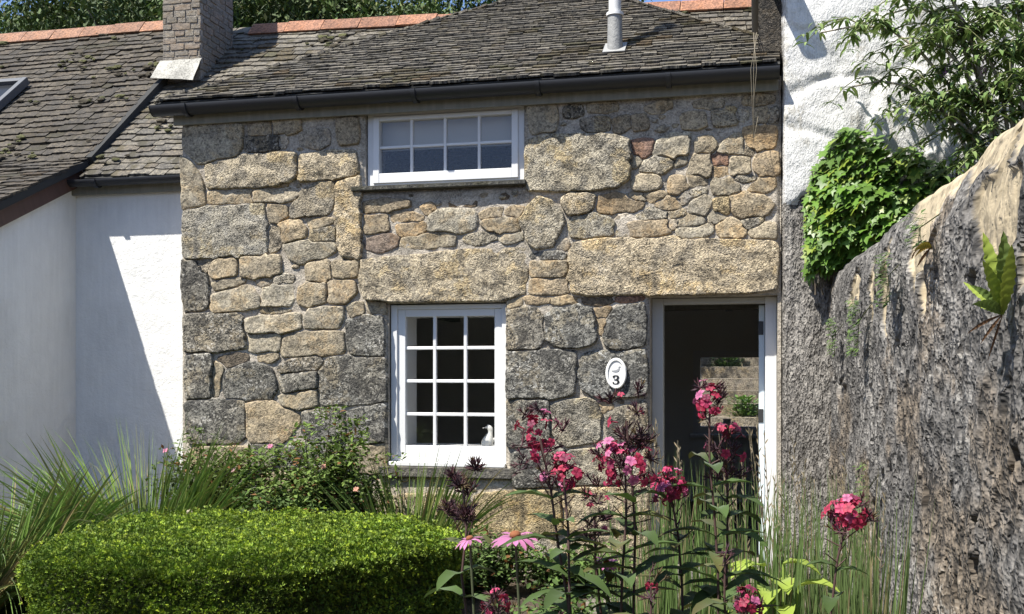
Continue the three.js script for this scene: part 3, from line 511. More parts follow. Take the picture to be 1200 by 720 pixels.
// ----- door -----
{
  const f = group('door_frame', cottage), Z0 = -0.28, Z1 = -0.17;
  const SHADE_PAINT = std({ color: new THREE.Color(0.45, 0.45, 0.42), roughness: 0.55 });  // white frame paint greyed: shade on left post and head is in the colour
  mesh('post', box(-0.773, -0.69, 0, 2.073, Z0, Z1, 0.005), SHADE_PAINT, f); mesh('post', box(0.05, 0.133, 0, 2.073, Z0, Z1, 0.005), PAINT, f); mesh('head', box(-0.69, 0.05, 2.028, 2.072, Z0 + 0.002, Z1 - 0.002, 0.005), SHADE_PAINT, f);
  mesh('threshold', box(-0.77, 0.13, 0.0, 0.09, -0.42, -0.02, 0.01), std({ color: new THREE.Color(0.3, 0.29, 0.27), map: graniteMap }), cottage);
  const d = group('door', cottage); d.position.set(0.048, 0.1, -0.29); d.rotation.y = -7 * Math.PI / 180;
  const BLUE = std({ color: new THREE.Color(0.62, 0.7, 0.74), roughness: 0.5 });
  mesh('leaf', box(-0.044, 0, 0, 1.92, -0.73, 0, 0.004), BLUE, d);
  for (const [a, b] of [[0.25, 0.85], [1.0, 1.75]]) for (const [c, e] of [[-0.65, -0.4], [-0.33, -0.08]]) mesh('panel', box(-0.052, -0.0445, a, b, c, e, 0.003), BLUE, d);
  const IRON = std({ color: new THREE.Color(0.06, 0.06, 0.06), metalness: 0.6, roughness: 0.5 });
  for (const y of [0.35, 1.05, 1.7]) mesh('hinge', box(-0.047, -0.01, y, y + 0.1, -0.002, 0.006, 0.002), IRON, d);
  mesh('latch', box(-0.075, -0.053, 0.92, 1.06, -0.7, -0.66, 0.004), IRON, d);
}
// ----- house number plaque -----
{
  const q = thing('house_number_plaque', 'white oval house number plaque with a bird above number 3', 'plaque', [-1.012, 1.513, 0.055]);
  const oval = (a, b, depth, bev) => { const s = new THREE.Shape(); s.absellipse(0, 0, a, b, 0, Math.PI * 2); const g = new THREE.ExtrudeGeometry(s, { depth, bevelEnabled: bev > 0, bevelSize: bev, bevelThickness: bev, bevelSegments: 3, curveSegments: 40 }); return g; };
  const CER = new THREE.MeshPhysicalMaterial({ color: new THREE.Color(0.78, 0.77, 0.73), roughness: 0.3, clearcoat: 0.6 });
  mesh('plate', oval(0.074, 0.11, 0.008, 0.004), CER, q);
  const rim = new THREE.Shape(); rim.absellipse(0, 0, 0.071, 0.107, 0, Math.PI * 2); const hole = new THREE.Path(); hole.absellipse(0, 0, 0.06, 0.095, 0, Math.PI * 2); rim.holes.push(hole);
  const rg = new THREE.ExtrudeGeometry(rim, { depth: 0.004, bevelEnabled: true, bevelSize: 0.002, bevelThickness: 0.002, bevelSegments: 2, curveSegments: 40 }); rg.translate(0, 0, 0.013); mesh('rim', rg, CER, q);
  mesh('fixing_peg', (() => { const c = new THREE.CylinderGeometry(0.012, 0.012, 0.08, 10); c.rotateX(Math.PI / 2); c.translate(0, 0, -0.042); return c; })(), CER, q);
  const font = await new FontLoader().loadAsync('fonts/droid/droid_serif_bold.typeface.json');
  const t = new TextGeometry('3', { font, size: 0.066, depth: 0.003, curveSegments: 8 }); t.computeBoundingBox(); const bb = t.boundingBox; t.translate(-(bb.min.x + bb.max.x) / 2, -0.08 - bb.min.y, 0.0125); t.scale(1.15, 1, 1);
  const INK = std({ color: new THREE.Color(0.015, 0.015, 0.015), roughness: 0.4 });
  mesh('numeral', t, INK, q);
  const br = new THREE.Shape(); br.moveTo(-0.032, 0.022); br.quadraticCurveTo(-0.012, 0.006, 0.012, 0.012); br.quadraticCurveTo(0.03, 0.02, 0.028, 0.043); br.lineTo(0.036, 0.05); br.lineTo(0.026, 0.052); br.quadraticCurveTo(0.018, 0.05, 0.02, 0.036); br.quadraticCurveTo(0.008, 0.022, -0.032, 0.022);
  const bg = new THREE.ExtrudeGeometry(br, { depth: 0.002, bevelEnabled: false, curveSegments: 8 }); bg.translate(-0.002, 0, 0.0125); mesh('bird_motif', bg, std({ color: new THREE.Color(0.3, 0.31, 0.32) }), q);
}

// ---------- roofs ----------
const SLATE_COL = [[0.197, 0.179, 0.15], [0.221, 0.199, 0.163], [0.164, 0.15, 0.125], [0.238, 0.216, 0.178], [0.14, 0.127, 0.107], [0.197, 0.169, 0.132], [0.181, 0.167, 0.145], [0.26, 0.238, 0.198]];
const slateGeos = (() => {
  const out = [];
  for (let k = 0; k < 30; k++) {
    const r = rng(900 + k), th = 0.009 + 0.014 * r(), g = new THREE.BoxGeometry(1, 1, th, 4, 1, 1); g.translate(0, 0.5, 0);
    const p = g.attributes.position, jit = Array.from({ length: 5 }, () => (r() - 0.5) * 0.16), side = [(r() - 0.5) * 0.08, (r() - 0.5) * 0.08], lift = Array.from({ length: 5 }, () => (r() - 0.5) * 0.004);
    for (let i = 0; i < p.count; i++) { const s = Math.round((p.getX(i) + 0.5) * 4), low = p.getY(i) < 0.5; if (low) { p.setY(i, p.getY(i) + jit[s] * 0.5 + (s === 0 || s === 4 ? 0.05 * r() : 0)); p.setZ(i, p.getZ(i) + lift[s]); } p.setX(i, p.getX(i) * (low ? 0.985 + side[0] * 0.3 : 0.99)); }
    g.computeVertexNormals();
    const uv = g.attributes.uv, ou = r() * 9, ov = r() * 9; for (let i = 0; i < uv.count; i++) uv.setXY(i, ou + p.getX(i) * 0.19, ov + p.getY(i) * 0.2);
    const c = k < 24 ? SLATE_COL[k % SLATE_COL.length] : [[0.12, 0.095, 0.05], [0.15, 0.12, 0.06], [0.09, 0.08, 0.06], [0.13, 0.11, 0.08], [0.17, 0.12, 0.06], [0.11, 0.1, 0.05]][k - 24], b = 0.85 + 0.3 * r(); out.push(tint(g, [c[0] * b, c[1] * b, c[2] * b]));
  }
  return out;
})();
const frustum = new THREE.Frustum().setFromProjectionMatrix(new THREE.Matrix4().multiplyMatrices(camera.projectionMatrix, camera.matrixWorldInverse));
// covers the plane spanned from O by U (along the eaves) and W (up the slope) with slates where inside(u, v)
function slateField(roof, O, U, W, Lu, Lv, inside, { w, e, seed, dark = 1, sag = 0 }) {
  const N = V(0, 0, 0).crossVectors(U, W).normalize(), r = rng(seed), all = [];
  for (let row = 0; row * e < Lv; row++) {
    let u = -w * r();
    while (u < Lu) {
      const w0 = w * (0.6 + 0.75 * r()), v = row * e + (r() - 0.5) * e * 0.42, cu0 = u + w0 / 2, u0 = u;
      u += w0 + 0.003;
      const moss = fbm(cu0 * 1.1 + seed, v * 1.3, 2, 3), gi = moss > 0.13 && r() < 0.75 ? 24 + Math.floor(r() * 6) : Math.floor(r() * 24), ang = Math.atan2(0.013, e) + (r() - 0.5) * 0.06, roll = (r() - 0.5) * 0.07, lift = 0.006 + 0.004 * r();
      const [ua, ub] = inside(clamp(v + e * 0.5, 0.001, Lv - 0.001)), ql = Math.max(u0, ua), qr = Math.min(u0 + w0, ub), ww = qr - ql, cu = (ql + qr) / 2; if (!(ww > 0.03)) continue;
      const sg = sag ? -sag * (0.5 + fbm(cu * 0.7, v * 0.9, seed, 2)) : 0;
      const y2 = W.clone().multiplyScalar(Math.cos(ang)).addScaledVector(N, -Math.sin(ang)).addScaledVector(U, roll).normalize(), z2 = V(0, 0, 0).crossVectors(U, y2).normalize(), x2 = V(0, 0, 0).crossVectors(y2, z2);
      const m = new THREE.Matrix4().makeBasis(x2.multiplyScalar(ww), y2.clone().multiplyScalar(e * 1.9), z2), q = O.clone().addScaledVector(U, cu).addScaledVector(W, v).addScaledVector(N, 0.02 + lift + sg); m.setPosition(q);
      all.push({ gi, m, d: q.distanceTo(camera.position) * (frustum.containsPoint(q) ? 1 : 10) });
    }
  }
  all.sort((a, b) => a.d - b.d);
  all.slice(0, 300).forEach((s) => { const o = mesh('slate', slateGeos[s.gi], dark === 1 ? SLATE : SLATE2, roof); o.matrix.copy(s.m); o.matrix.decompose(o.position, o.quaternion, o.scale); });
  if (all.length > 300) { const f = mesh('slate_field', merge(all.slice(300).map((s) => slateGeos[s.gi].clone().applyMatrix4(s.m))), dark === 1 ? SLATE : SLATE2, roof); f.userData.kind = 'stuff'; }
}
const SLATE2 = SLATE.clone(); SLATE2.color = new THREE.Color(0.52, 0.48, 0.43);
function slab(pts, thick) { // polygon prism hanging below its top outline
  const n = pts.length, p = [], idx = [], N = V(0, 0, 0).crossVectors(pts[1].clone().sub(pts[0]), pts[2].clone().sub(pts[0])).normalize().multiplyScalar(-thick);
  for (const q of pts) p.push(q.x, q.y, q.z); for (const q of pts) p.push(q.x + N.x, q.y + N.y, q.z + N.z);
  for (let i = 1; i < n - 1; i++) { idx.push(0, i, i + 1); idx.push(n, n + i + 1, n + i); } for (let i = 0; i < n; i++) { const j = (i + 1) % n; idx.push(i, n + i, n + j, i, n + j, j); }
  const g = new THREE.BufferGeometry(); g.setAttribute('position', new THREE.Float32BufferAttribute(p, 3)); g.setIndex(idx); const h = g.toNonIndexed(); h.computeVertexNormals(); return metreUV(h);
}
const inPoly = (poly) => (v) => { const x = []; for (let i = 0, j = poly.length - 1; i < poly.length; j = i++) if ((poly[i][1] > v) !== (poly[j][1] > v)) x.push(((poly[j][0] - poly[i][0]) * (v - poly[i][1])) / (poly[j][1] - poly[i][1]) + poly[i][0]); return x.length ? [Math.min(...x), Math.max(...x)] : [0, 0]; };
// roof plane from a 3D outline whose first edge is the eaves, left to right seen from outside
function roofPlane(name, pts, parent, opt, thick = 0.05) {
  const roof = mesh(name, slab(pts, thick), UNDER, parent), U = pts[1].clone().sub(pts[0]).normalize(), N = V(0, 0, 0).crossVectors(U, pts[2].clone().sub(pts[0])).normalize(), W = V(0, 0, 0).crossVectors(N, U);
  const uv = pts.map((q) => { const d = q.clone().sub(pts[0]); return [d.dot(U), d.dot(W)]; }), lo = Math.min(...uv.map((q) => q[0])), hi = Math.max(...uv.map((q) => q[0]));
  const poly = inPoly(uv.map((q) => [q[0] - lo, q[1]]));
  slateField(roof, pts[0].clone().addScaledVector(U, lo), U, W, hi - lo, Math.max(...uv.map((q) => q[1])), poly, opt);
  return roof;
}
const MOSS = std({ vertexColors: true, roughness: 1, bumpMap: graniteBump, bumpScale: 0.01 });
function mossClumps(roof, O, U, W, Lu, Lv, n, seed) { // cushions of moss lodged on the slates, thickest where they have spread
  const N = V(0, 0, 0).crossVectors(U, W).normalize(), r = rng(seed), list = [];
  for (let k = 0; k < 40000 && list.length < n; k++) { const u = r() * Lu, v = r() * Lv; if (fbm(u * 1.3 + seed, v * 1.6, 4, 3) < 0.06 + 0.16 * r()) continue; const g = new THREE.IcosahedronGeometry(1, 1), p = g.attributes.position, s = 0.018 + 0.035 * r() * r(), e = 0.6 + 1.2 * r(); for (let i = 0; i < p.count; i++) { const f = 1 + 0.5 * pn(p.getX(i) * 1.7 + k, p.getY(i) * 1.7, p.getZ(i) * 1.7); p.setXYZ(i, p.getX(i) * f * s * e, p.getY(i) * f * s * 0.7, p.getZ(i) * f * s * 0.5); } g.computeVertexNormals(); const c = 0.7 + 0.6 * r(), br = r() < 0.6; tint(g, br ? [0.06 * c, 0.05 * c, 0.032 * c] : [0.1 * c, 0.1 * c, 0.04 * c]); const m = new THREE.Matrix4().makeBasis(U, W, N); m.setPosition(O.clone().addScaledVector(U, u).addScaledVector(W, v).addScaledVector(N, 0.04)); g.applyMatrix4(m); list.push(g); }
  if (list.length) mesh('moss', merge(list), MOSS, roof).userData.kind = 'stuff';
}
function hipLine(pts, parent, col, rad = 0.03) { // rough mortar fillet along a hip or valley
  const path = []; for (let k = 0; k <= 40; k++) { const t = (k / 40) * (pts.length - 1), i = Math.min(pts.length - 2, Math.floor(t)), q = pts[i].clone().lerp(pts[i + 1], t - i); q.x += 0.02 * fbm(k * 0.7, 1, 3); q.y += 0.015 * fbm(k * 0.6, 5, 3); path.push(q); }
  const gb = new GB(); gb.tube(path, rad, rad, [1, 1, 1], 7); const g = gb.geo(); g.deleteAttribute('color'); metreUV(g); mesh('hip_mortar', g, std({ color: col, map: slateMap, bumpMap: graniteBump, bumpScale: 0.02 }), parent);
}
function ridgeTiles(parent, a, b, len, col) {
  const L = a.distanceTo(b), n = Math.round(L / len), d = b.clone().sub(a).normalize(), s = new THREE.Shape(), r = rng(31 + Math.round(L * 100));
  s.moveTo(-0.15, -0.1); s.lineTo(-0.03, 0.035); s.quadraticCurveTo(0, 0.06, 0.03, 0.035); s.lineTo(0.15, -0.1); s.lineTo(0.125, -0.11); s.lineTo(0.02, 0.015); s.quadraticCurveTo(0, 0.03, -0.02, 0.015); s.lineTo(-0.125, -0.11); s.closePath();
  const g = new THREE.ExtrudeGeometry(s, { depth: L / n - 0.012, bevelEnabled: true, bevelSize: 0.003, bevelThickness: 0.003, bevelSegments: 1, curveSegments: 4 }); metreUV(g);
  const mats = [0, 1, 2, 3].map((k) => std({ color: new THREE.Color(col[0] * (0.85 + 0.1 * k), col[1] * (0.82 + 0.09 * k), col[2] * (0.8 + 0.08 * k)), map: sandMap, bumpMap: sandBump, bumpScale: 0.004 }));
  for (let k = 0; k < n; k++) { const m = mesh('ridge_tile', g, mats[Math.floor(r() * 4)], parent); m.position.copy(a).addScaledVector(d, (k * L) / n); m.position.y += (r() - 0.5) * 0.015; m.lookAt(m.position.clone().add(d)); m.rotateZ((r() - 0.5) * 0.05); }
}
function gutter(parent, x0, x1, y, z, r) { // half-round gutter with brackets, along x
  const s = new THREE.Shape(); s.absarc(0, 0, r, Math.PI, 0, false); s.lineTo(r - 0.006, 0.0); s.absarc(0, 0, r - 0.006, 0, Math.PI, true); s.closePath();
  const run = new THREE.ExtrudeGeometry(s, { depth: x1 - x0, bevelEnabled: false, curveSegments: 14 }); run.rotateY(Math.PI / 2); run.translate(x0, y, z);
  const cap = (x) => { const c = new THREE.Shape(); c.absarc(0, 0, r + 0.003, Math.PI, 0, false); c.closePath(); const g = new THREE.ExtrudeGeometry(c, { depth: 0.006, bevelEnabled: false, curveSegments: 14 }); g.rotateY(Math.PI / 2); g.translate(x, y, z); return g; };
  const gm = mesh('gutter', merge([run, cap(x0 - 0.006), cap(x1)]), GUTTER, parent);
  for (let x = x0 + 0.28; x < x1; x += 0.95) { const b = new THREE.Shape(); b.absarc(0, 0, r + 0.014, Math.PI, 0, false); b.lineTo(r, 0.008); b.absarc(0, 0, r, 0, Math.PI, true); b.closePath(); const g = new THREE.ExtrudeGeometry(b, { depth: 0.035, bevelEnabled: false, curveSegments: 10 }); g.rotateY(Math.PI / 2); g.translate(x, y - 0.002, z); mesh('bracket', g, GUTTER, gm); }
}
{ // cottage roof: a front slope between two hips, side slopes running back to the taller range behind
  const EL = V(-4.74, 3.69, 0.1), ER = V(0.15, 3.69, 0.1), AL = V(-2.1, 5.0, -1.8), AR = V(-1.5, 5.0, -1.8), R2 = V(0.15, 3.93, -0.25);
  roofPlane('roof', [EL, ER, R2, AR, AL], cottage, { w: 0.145, e: 0.062, seed: 11 });
  roofPlane('roof', [V(-4.74, 3.69, -1.03), EL, AL, V(-2.1, 5.0, -2.66)], cottage, { w: 0.16, e: 0.085, seed: 12 });
  roofPlane('roof', [V(0.15, 3.93, -0.25), V(0.15, 3.93, -1.4), V(-1.5, 5.0, -2.66), AR], cottage, { w: 0.16, e: 0.085, seed: 13 });
  hipLine([EL.clone().add(V(0, 0.02, 0)), AL.clone().add(V(0, 0.02, 0)), AR.clone().add(V(0, 0.02, 0)), R2.clone().add(V(0, 0.02, 0))], cottage, new THREE.Color(0.4, 0.37, 0.3), 0.012);
  hipLine([AL.clone().lerp(AR, 0.5).add(V(0, 0.03, 0)), V(-1.8, 5.03, -2.6)], cottage, new THREE.Color(0.4, 0.37, 0.3), 0.03);
  mesh('fascia', box(-4.6, 0.14, 3.515, 3.655, 0.036, 0.062, 0.004), GREYWOOD, cottage);
  mesh('soffit', box(-4.66, 0.14, 3.6, 3.625, -0.02, 0.034), GREYWOOD, cottage);
  gutter(cottage, -4.72, 0.14, 3.648, 0.14, 0.075);
  // flue pipe through the roof
  const f = group('flue_pipe', cottage); f.position.set(-1.068, 3.96, -0.3);
  const cyl = (r0, r1, y0, y1, m, n) => { const g = new THREE.CylinderGeometry(r1, r0, y1 - y0, 20); g.translate(0, (y0 + y1) / 2, 0); mesh(n, g, m, f); };
  cyl(0.062, 0.056, -0.2, 0.29, LEAD, 'sleeve'); cyl(0.066, 0.066, 0.29, 0.312, PAINT, 'collar'); cyl(0.048, 0.048, 0.315, 1.1, std({ color: new THREE.Color(0.6, 0.6, 0.58), roughness: 0.5 }), 'pipe'); cyl(0.075, 0.075, 1.1, 1.2, LEAD, 'cowl');
  const fl = box(-0.085, 0.085, -0.1, 0.1, -0.004, 0.004); fl.rotateX(-Math.PI / 2 + 0.605); fl.translate(0, 0.05, 0); mesh('flashing', fl, LEAD, f);
}
// ---------- the white range behind ----------
const range = thing('white_rear_range', 'white rendered wing set back beside the stone cottage, with a long slate roof', 'house');
mesh('wall', box(-6.04, -4.54, 0, 3.2, -1.0, -0.7), WHITE, range);
{
  const a = V(-5.9, 3.26, -0.58), b = V(0.1, 3.11, -0.58), c = V(0.1, 5.16, -3), d = V(-5.9, 5.31, -3);
  const rr = roofPlane('roof', [a, b, c, d], range, { w: 0.17, e: 0.11, seed: 21, sag: 0.02 }), U = b.clone().sub(a).normalize(), W = d.clone().sub(a).normalize(); mossClumps(rr, a, U, W, a.distanceTo(b), a.distanceTo(d), 420, 23);
  mesh('rear_roof', slab([V(0.1, 5.14, -3), V(-5.9, 5.29, -3), V(-5.9, 3.4, -5.3), V(0.1, 3.25, -5.3)].reverse(), 0.05), UNDER, range);
  ridgeTiles(range, V(-5.42, 5.33, -3), V(0.1, 5.19, -3), 0.42, [0.38, 0.205, 0.14]);
  gutter(range, -6.0, -4.58, 3.23, -0.54, 0.055);
  mesh('fascia', box(-6.03, -4.57, 3.12, 3.24, -0.67, -0.64), GREYWOOD, range);
}
// ---------- the white house on the left ----------
const left = thing('white_gabled_house', 'white house with mossy slate roof, brick chimney, roof light and brown bargeboard', 'house');
{
  const ky = 3.45, kz = -0.73, ez = 0.78, ey = ky - 0.49 * (ez - kz), ry = 5.42, rz = -3;
  const gable = new THREE.Shape([[-5.3, 0], [0.6, 0], [0.6, ey + 0.02], [kz, ky - 0.1], [rz, ry - 0.12], [-5.3, 3.4]].map((q) => new THREE.Vector2(-q[0], q[1])));
  const gg = new THREE.ExtrudeGeometry(gable, { depth: 0.3, bevelEnabled: false }); gg.rotateY(Math.PI / 2); gg.translate(-6.33, 0, 0); mesh('gable_wall', metreUV(gg), WHITE, left);
  mesh('front_wall', box(-12, -6.33, 0, ey, 0.3, 0.6), WHITE, left); mesh('back_wall', box(-12, -6.33, 0, 3.4, -5.3, -5.05), WHITE, left);
  const far = gg.clone(); far.translate(-5.7, 0, 0); mesh('gable_wall', far, WHITE, left);
  roofPlane('roof', [V(-12.1, ky, kz), V(-5.93, ky, kz), V(-5.93, ry, rz), V(-12.1, ry, rz)], left, { w: 0.165, e: 0.115, seed: 41, dark: 2, sag: 0.02 }, 0.07);
  roofPlane('roof', [V(-12.1, ey, ez), V(-5.93, ey, ez), V(-5.93, ky, kz), V(-12.1, ky, kz)], left, { w: 0.165, e: 0.115, seed: 42, dark: 2, sag: 0.015 }, 0.06);
  { const lr = left.children.find((o) => o.name === 'roof'), O = V(-9.5, ky, kz), W = V(0, ry - ky, rz - kz); mossClumps(lr, O, V(1, 0, 0), W.clone().normalize(), 3.5, W.length(), 260, 45); }
  mesh('rear_roof', slab([V(-5.93, ry - 0.02, rz), V(-12.1, ry - 0.02, rz), V(-12.1, 3.45, -5.4), V(-5.93, 3.45, -5.4)].reverse(), 0.06), UNDER, left);
  ridgeTiles(left, V(-12.1, ry + 0.03, rz), V(-5.98, ry + 0.03, rz), 0.38, [0.38, 0.225, 0.16]);
  const BROWN = std({ color: new THREE.Color(0.12, 0.062, 0.045), map: woodMap, roughness: 0.6 });
  const bb = box(-0.02, 0.02, -0.075, 0.075, 0, Math.hypot(ez - kz, ky - ey)); bb.rotateX(Math.atan(0.49)); bb.translate(-5.99, ky - 0.135, kz); mesh('bargeboard', bb, BROWN, left);
  const up = slab([V(-5.95, ky + 0.03, kz), V(-5.89, ky + 0.03, kz), V(-5.89, ry + 0.02, rz), V(-5.95, ry + 0.02, rz)], 0.1); mesh('verge_shade_strip', up, UNDER, left);  // verge piece in black, standing in for the shadow line beside the roof edge
  // roof light
  const sl = group('roof_light', left), sp = Math.atan2(ry - ky, kz - rz); sl.position.set(-7.78, 4.33, -1.735); sl.rotation.x = -Math.PI / 2 + sp; sl.position.y += 0.04; sl.position.z += 0.04;
  mesh('frame', merge([box(-0.31, -0.25, -0.34, 0.34, -0.03, 0.05, 0.006), box(0.25, 0.31, -0.34, 0.34, -0.03, 0.05, 0.006), box(-0.25, 0.25, 0.27, 0.34, -0.03, 0.048, 0.006), box(-0.25, 0.25, -0.34, -0.27, -0.03, 0.048, 0.006)]), std({ color: new THREE.Color(0.09, 0.095, 0.1), roughness: 0.5 }), sl);
  mesh('pane', box(-0.25, 0.25, -0.27, 0.27, 0.0, 0.006), new THREE.MeshPhysicalMaterial({ color: new THREE.Color(0.02, 0.022, 0.025), roughness: 0.25, specularIntensity: 0.3 }), sl);
  // chimney of old brick and rubble
  const ch = mesh('chimney', box(-5.945, -5.525, 4.3, 6.3, -2.7, -2.02), std({ color: new THREE.Color(0.58, 0.53, 0.46), map: mortarMap, bumpMap: graniteBump, bumpScale: 0.02 }), left);
  const r = rng(61), bm = [[0.38, 0.325, 0.275], [0.36, 0.33, 0.29], [0.4, 0.37, 0.325], [0.32, 0.3, 0.265], [0.41, 0.35, 0.295], [0.38, 0.355, 0.32]].map((c) => std({ color: new THREE.Color(...c), map: sandMap, bumpMap: sandBump, bumpScale: 0.01 }));
  const unit = [0, 1, 2, 3, 4].map((k) => { const q = rng(70 + k), g = new THREE.BoxGeometry(1, 1, 1, 3, 2, 1), p = g.attributes.position; for (let i = 0; i < p.count; i++) { const f = pn(p.getX(i) * 3 + k * 7, p.getY(i) * 3, p.getZ(i) * 3); p.setXYZ(i, p.getX(i) + 0.05 * f, p.getY(i) + 0.1 * pn(p.getX(i) * 3, k * 3.3, p.getZ(i)), p.getZ(i) + 0.14 * f); } g.computeVertexNormals(); return metreUV(g, 0.25, k * 0.3, k * 0.17); });
  for (let y = 4.62, row = 0; y < 6.25; y += 0.068, row++) {
    for (let x = -5.945 + (row % 2 ? -0.06 : 0); x < -5.53;) { const w = 0.09 + 0.13 * r(), x0 = Math.max(x, -5.945), x1 = Math.min(x + w - 0.014, -5.53); if (x1 - x0 > 0.03) { const m = mesh('brick', unit[Math.floor(r() * 5)], bm[Math.floor(r() * 6)], ch); m.position.set((x0 + x1) / 2, y + 0.03 + 0.012 * (r() - 0.5), -2.02 + 0.004 * r()); m.scale.set(x1 - x0, 0.042 + 0.022 * r(), 0.002 + 0.018 * r()); } x += w; }
    for (let z = -2.0 - (row % 2 ? 0.07 : 0); z > -2.66;) { const w = 0.1 + 0.13 * r(), z0 = Math.max(z - w + 0.014, -2.69); if (z - z0 > 0.03) { const m = mesh('brick', unit[Math.floor(r() * 5)], bm[Math.floor(r() * 6)], ch); m.rotation.y = Math.PI / 2; m.position.set(-5.525 + 0.004 * r(), y + 0.03 + 0.012 * (r() - 0.5), (z + z0) / 2); m.scale.set(z - z0, 0.042 + 0.022 * r(), 0.002 + 0.018 * r()); } z -= w; }
  }
  const fl = sheet(10, 6, (u, v) => [lerp(-5.97, -5.5, u), lerp(4.5, 4.72, v) - 0.05 * (1 - v) * u + 0.015 * fbm(u * 4, v * 4), lerp(-1.82, -2.0, v) + 0.015 * fbm(u * 5, v * 3, 4)]); mesh('flashing', fl, std({ color: new THREE.Color(0.6, 0.6, 0.56), map: mortarMap, side: THREE.DoubleSide }), left);
}
// ---------- the neighbour's house on the right ----------
const neighbour = thing('whitewashed_house', 'tall house of whitewashed rubble rising behind the garden wall', 'house');
const rubble = (x, y) => { const wx = x * 1.9 + 0.35 * fbm(x * 2.5, y * 2.5, 3, 2), wy = y * 2.6 + 0.35 * fbm(x * 2.5, y * 2.5, 7, 2), [p, q] = worley(wx, wy, 3); return 0.018 * sm(0.0, 0.3, q - p) + 0.03 * fbm(x * 2.2, y * 2.2, 1, 2) + 0.008 * fbm(x * 12, y * 12, 2, 3); };
{
  const z0 = 0.1, limeMap = tex(S, S, (x, y, i) => { const g = sm(0.56, 0.68, 0.6 * nA[i] + 0.4 * nF[i]) * 0.6, k = clamp(0.92 + 0.3 * (nB[i] - 0.5) + 0.3 * (nC[i] - 0.5) + 0.25 * (nW[i] - 0.5)); return [k * lerp(1, 0.55, g), k * lerp(1, 0.52, g), k * lerp(1, 0.45, g)]; }, true);
  const mask = (x, y) => sm(-0.05, 0.05, y - 2.78 - 0.35 * fbm(x * 3, y * 2, 6, 3) - 0.12 * fbm(x * 14, y * 11, 4, 3));
  const face = sheet(200, 420, (u, v) => { // whitewash above, flaking away to bare weathered render below
    const x = lerp(0.165, 3.2, u), y = lerp(0, 6.4, v), e = u < 0.001, m = mask(x, y);
    return [x + (e ? 0.012 * fbm(y * 9, 2) : 0), y, e ? z0 - 0.14 : z0 + lerp(0.03 * fbm(x * 9, y * 2.2, 5, 3) + 0.02 * fbm(x * 24, y * 10, 8, 3) - 0.012, rubble(x, y), m)];
  }, (u, v) => [u * 3, v * 3.2]);
  const all = face.index.array, white = [], bareIx = [], fp = face.attributes.position; for (let k = 0; k < all.length; k += 3) (mask((fp.getX(all[k]) + fp.getX(all[k + 1]) + fp.getX(all[k + 2])) / 3, (fp.getY(all[k]) + fp.getY(all[k + 1]) + fp.getY(all[k + 2])) / 3) > 0.5 ? white : bareIx).push(all[k], all[k + 1], all[k + 2]);
  const part = (ix) => { const g = face.clone(); g.setIndex(ix); return g; };
  const crustMap = tex(S, S, (x, y, i) => { const f1 = sm(0.44, 0.5, 0.6 * nW[i] + 0.4 * nC[i]), f2 = sm(0.5, 0.56, nF[i]), f3 = sm(0.56, 0.62, 0.5 * nW[(i + 70000) % (S * S)] + 0.5 * nE[i]) * sm(0.46, 0.58, nA[i]), k = clamp(0.13 + 0.07 * f1 + 0.05 * f2 + 0.14 * (nC[i] - 0.5) + 0.12 * (nE[i] - 0.5) + 0.14 * (nA[i] - 0.5), 0.03, 0.5); return [lerp(k, 0.36, f3 * 0.6), lerp(k * 0.93, 0.34, f3 * 0.6), lerp(k * 0.83, 0.3, f3 * 0.6)]; }, true);
  const crustBump = tex(S, S, (x, y, i) => 0.4 + 0.35 * (nW[i] - 0.5) + 0.2 * sm(0.44, 0.5, 0.6 * nW[i] + 0.4 * nC[i]) + 0.3 * (nC[i] - 0.5) + 0.2 * (nE[i] - 0.5));
  const metres = (g) => { const uv = g.attributes.uv = g.attributes.uv.clone(); for (let k = 0; k < uv.count; k++) uv.setXY(k, uv.getX(k) * 0.8, uv.getY(k) * 0.8); return g; };
  mesh('painted_wall', part(white), std({ color: new THREE.Color(0.64, 0.635, 0.61), map: limeMap, bumpMap: graniteBump, bumpScale: 0.012, side: THREE.DoubleSide }), neighbour);
  mesh('bare_wall', metres(part(bareIx)), std({ map: crustMap, bumpMap: crustBump, bumpScale: 0.03, side: THREE.DoubleSide }), neighbour);
  mesh('core', box(0.17, 3.2, 0, 6.4, -5, z0 - 0.06), std({ color: new THREE.Color(0.15, 0.14, 0.125), map: mortarMap }), neighbour);
  const cheek = sheet(6, 40, (u, v) => { const y = lerp(3.74, 6.2, v), a = u * 2; const x = a < 1 ? lerp(0.19, 0.0 + 0.02 * fbm(y * 6, 1), a) : lerp(0.0 + 0.02 * fbm(y * 6, 1), 0.03, a - 1), z = a < 1 ? -0.05 - 0.02 * fbm(y * 9, 4) : lerp(-0.05, -0.8, a - 1); return [x, y, z]; });
  mesh('slate_cheek', cheek, std({ color: new THREE.Color(0.09, 0.078, 0.064), map: darkMap, bumpMap: graniteBump, bumpScale: 0.03, side: THREE.DoubleSide }), neighbour);
  const roofR = slab([V(0.0, 4.56, -5), V(0.0, 4.56, 0.14), V(1.7, 6.6, 0.14), V(1.7, 6.6, -5)], 0.06); mesh('roof', roofR, UNDER, neighbour);
  const roofR2 = slab([V(1.7, 6.6, -5), V(1.7, 6.6, 0.14), V(3.5, 4.5, 0.14), V(3.5, 4.5, -5)], 0.06); mesh('roof', roofR2, UNDER, neighbour);
  const s = new THREE.Shape(); s.absarc(0, 0, 0.085, Math.PI, 0, false); s.closePath(); const gt = new THREE.ExtrudeGeometry(s, { depth: 5.49, bevelEnabled: false, curveSegments: 16 }); gt.translate(0.03, 4.6, -5); mesh('gutter', gt, GUTTER, neighbour);
}
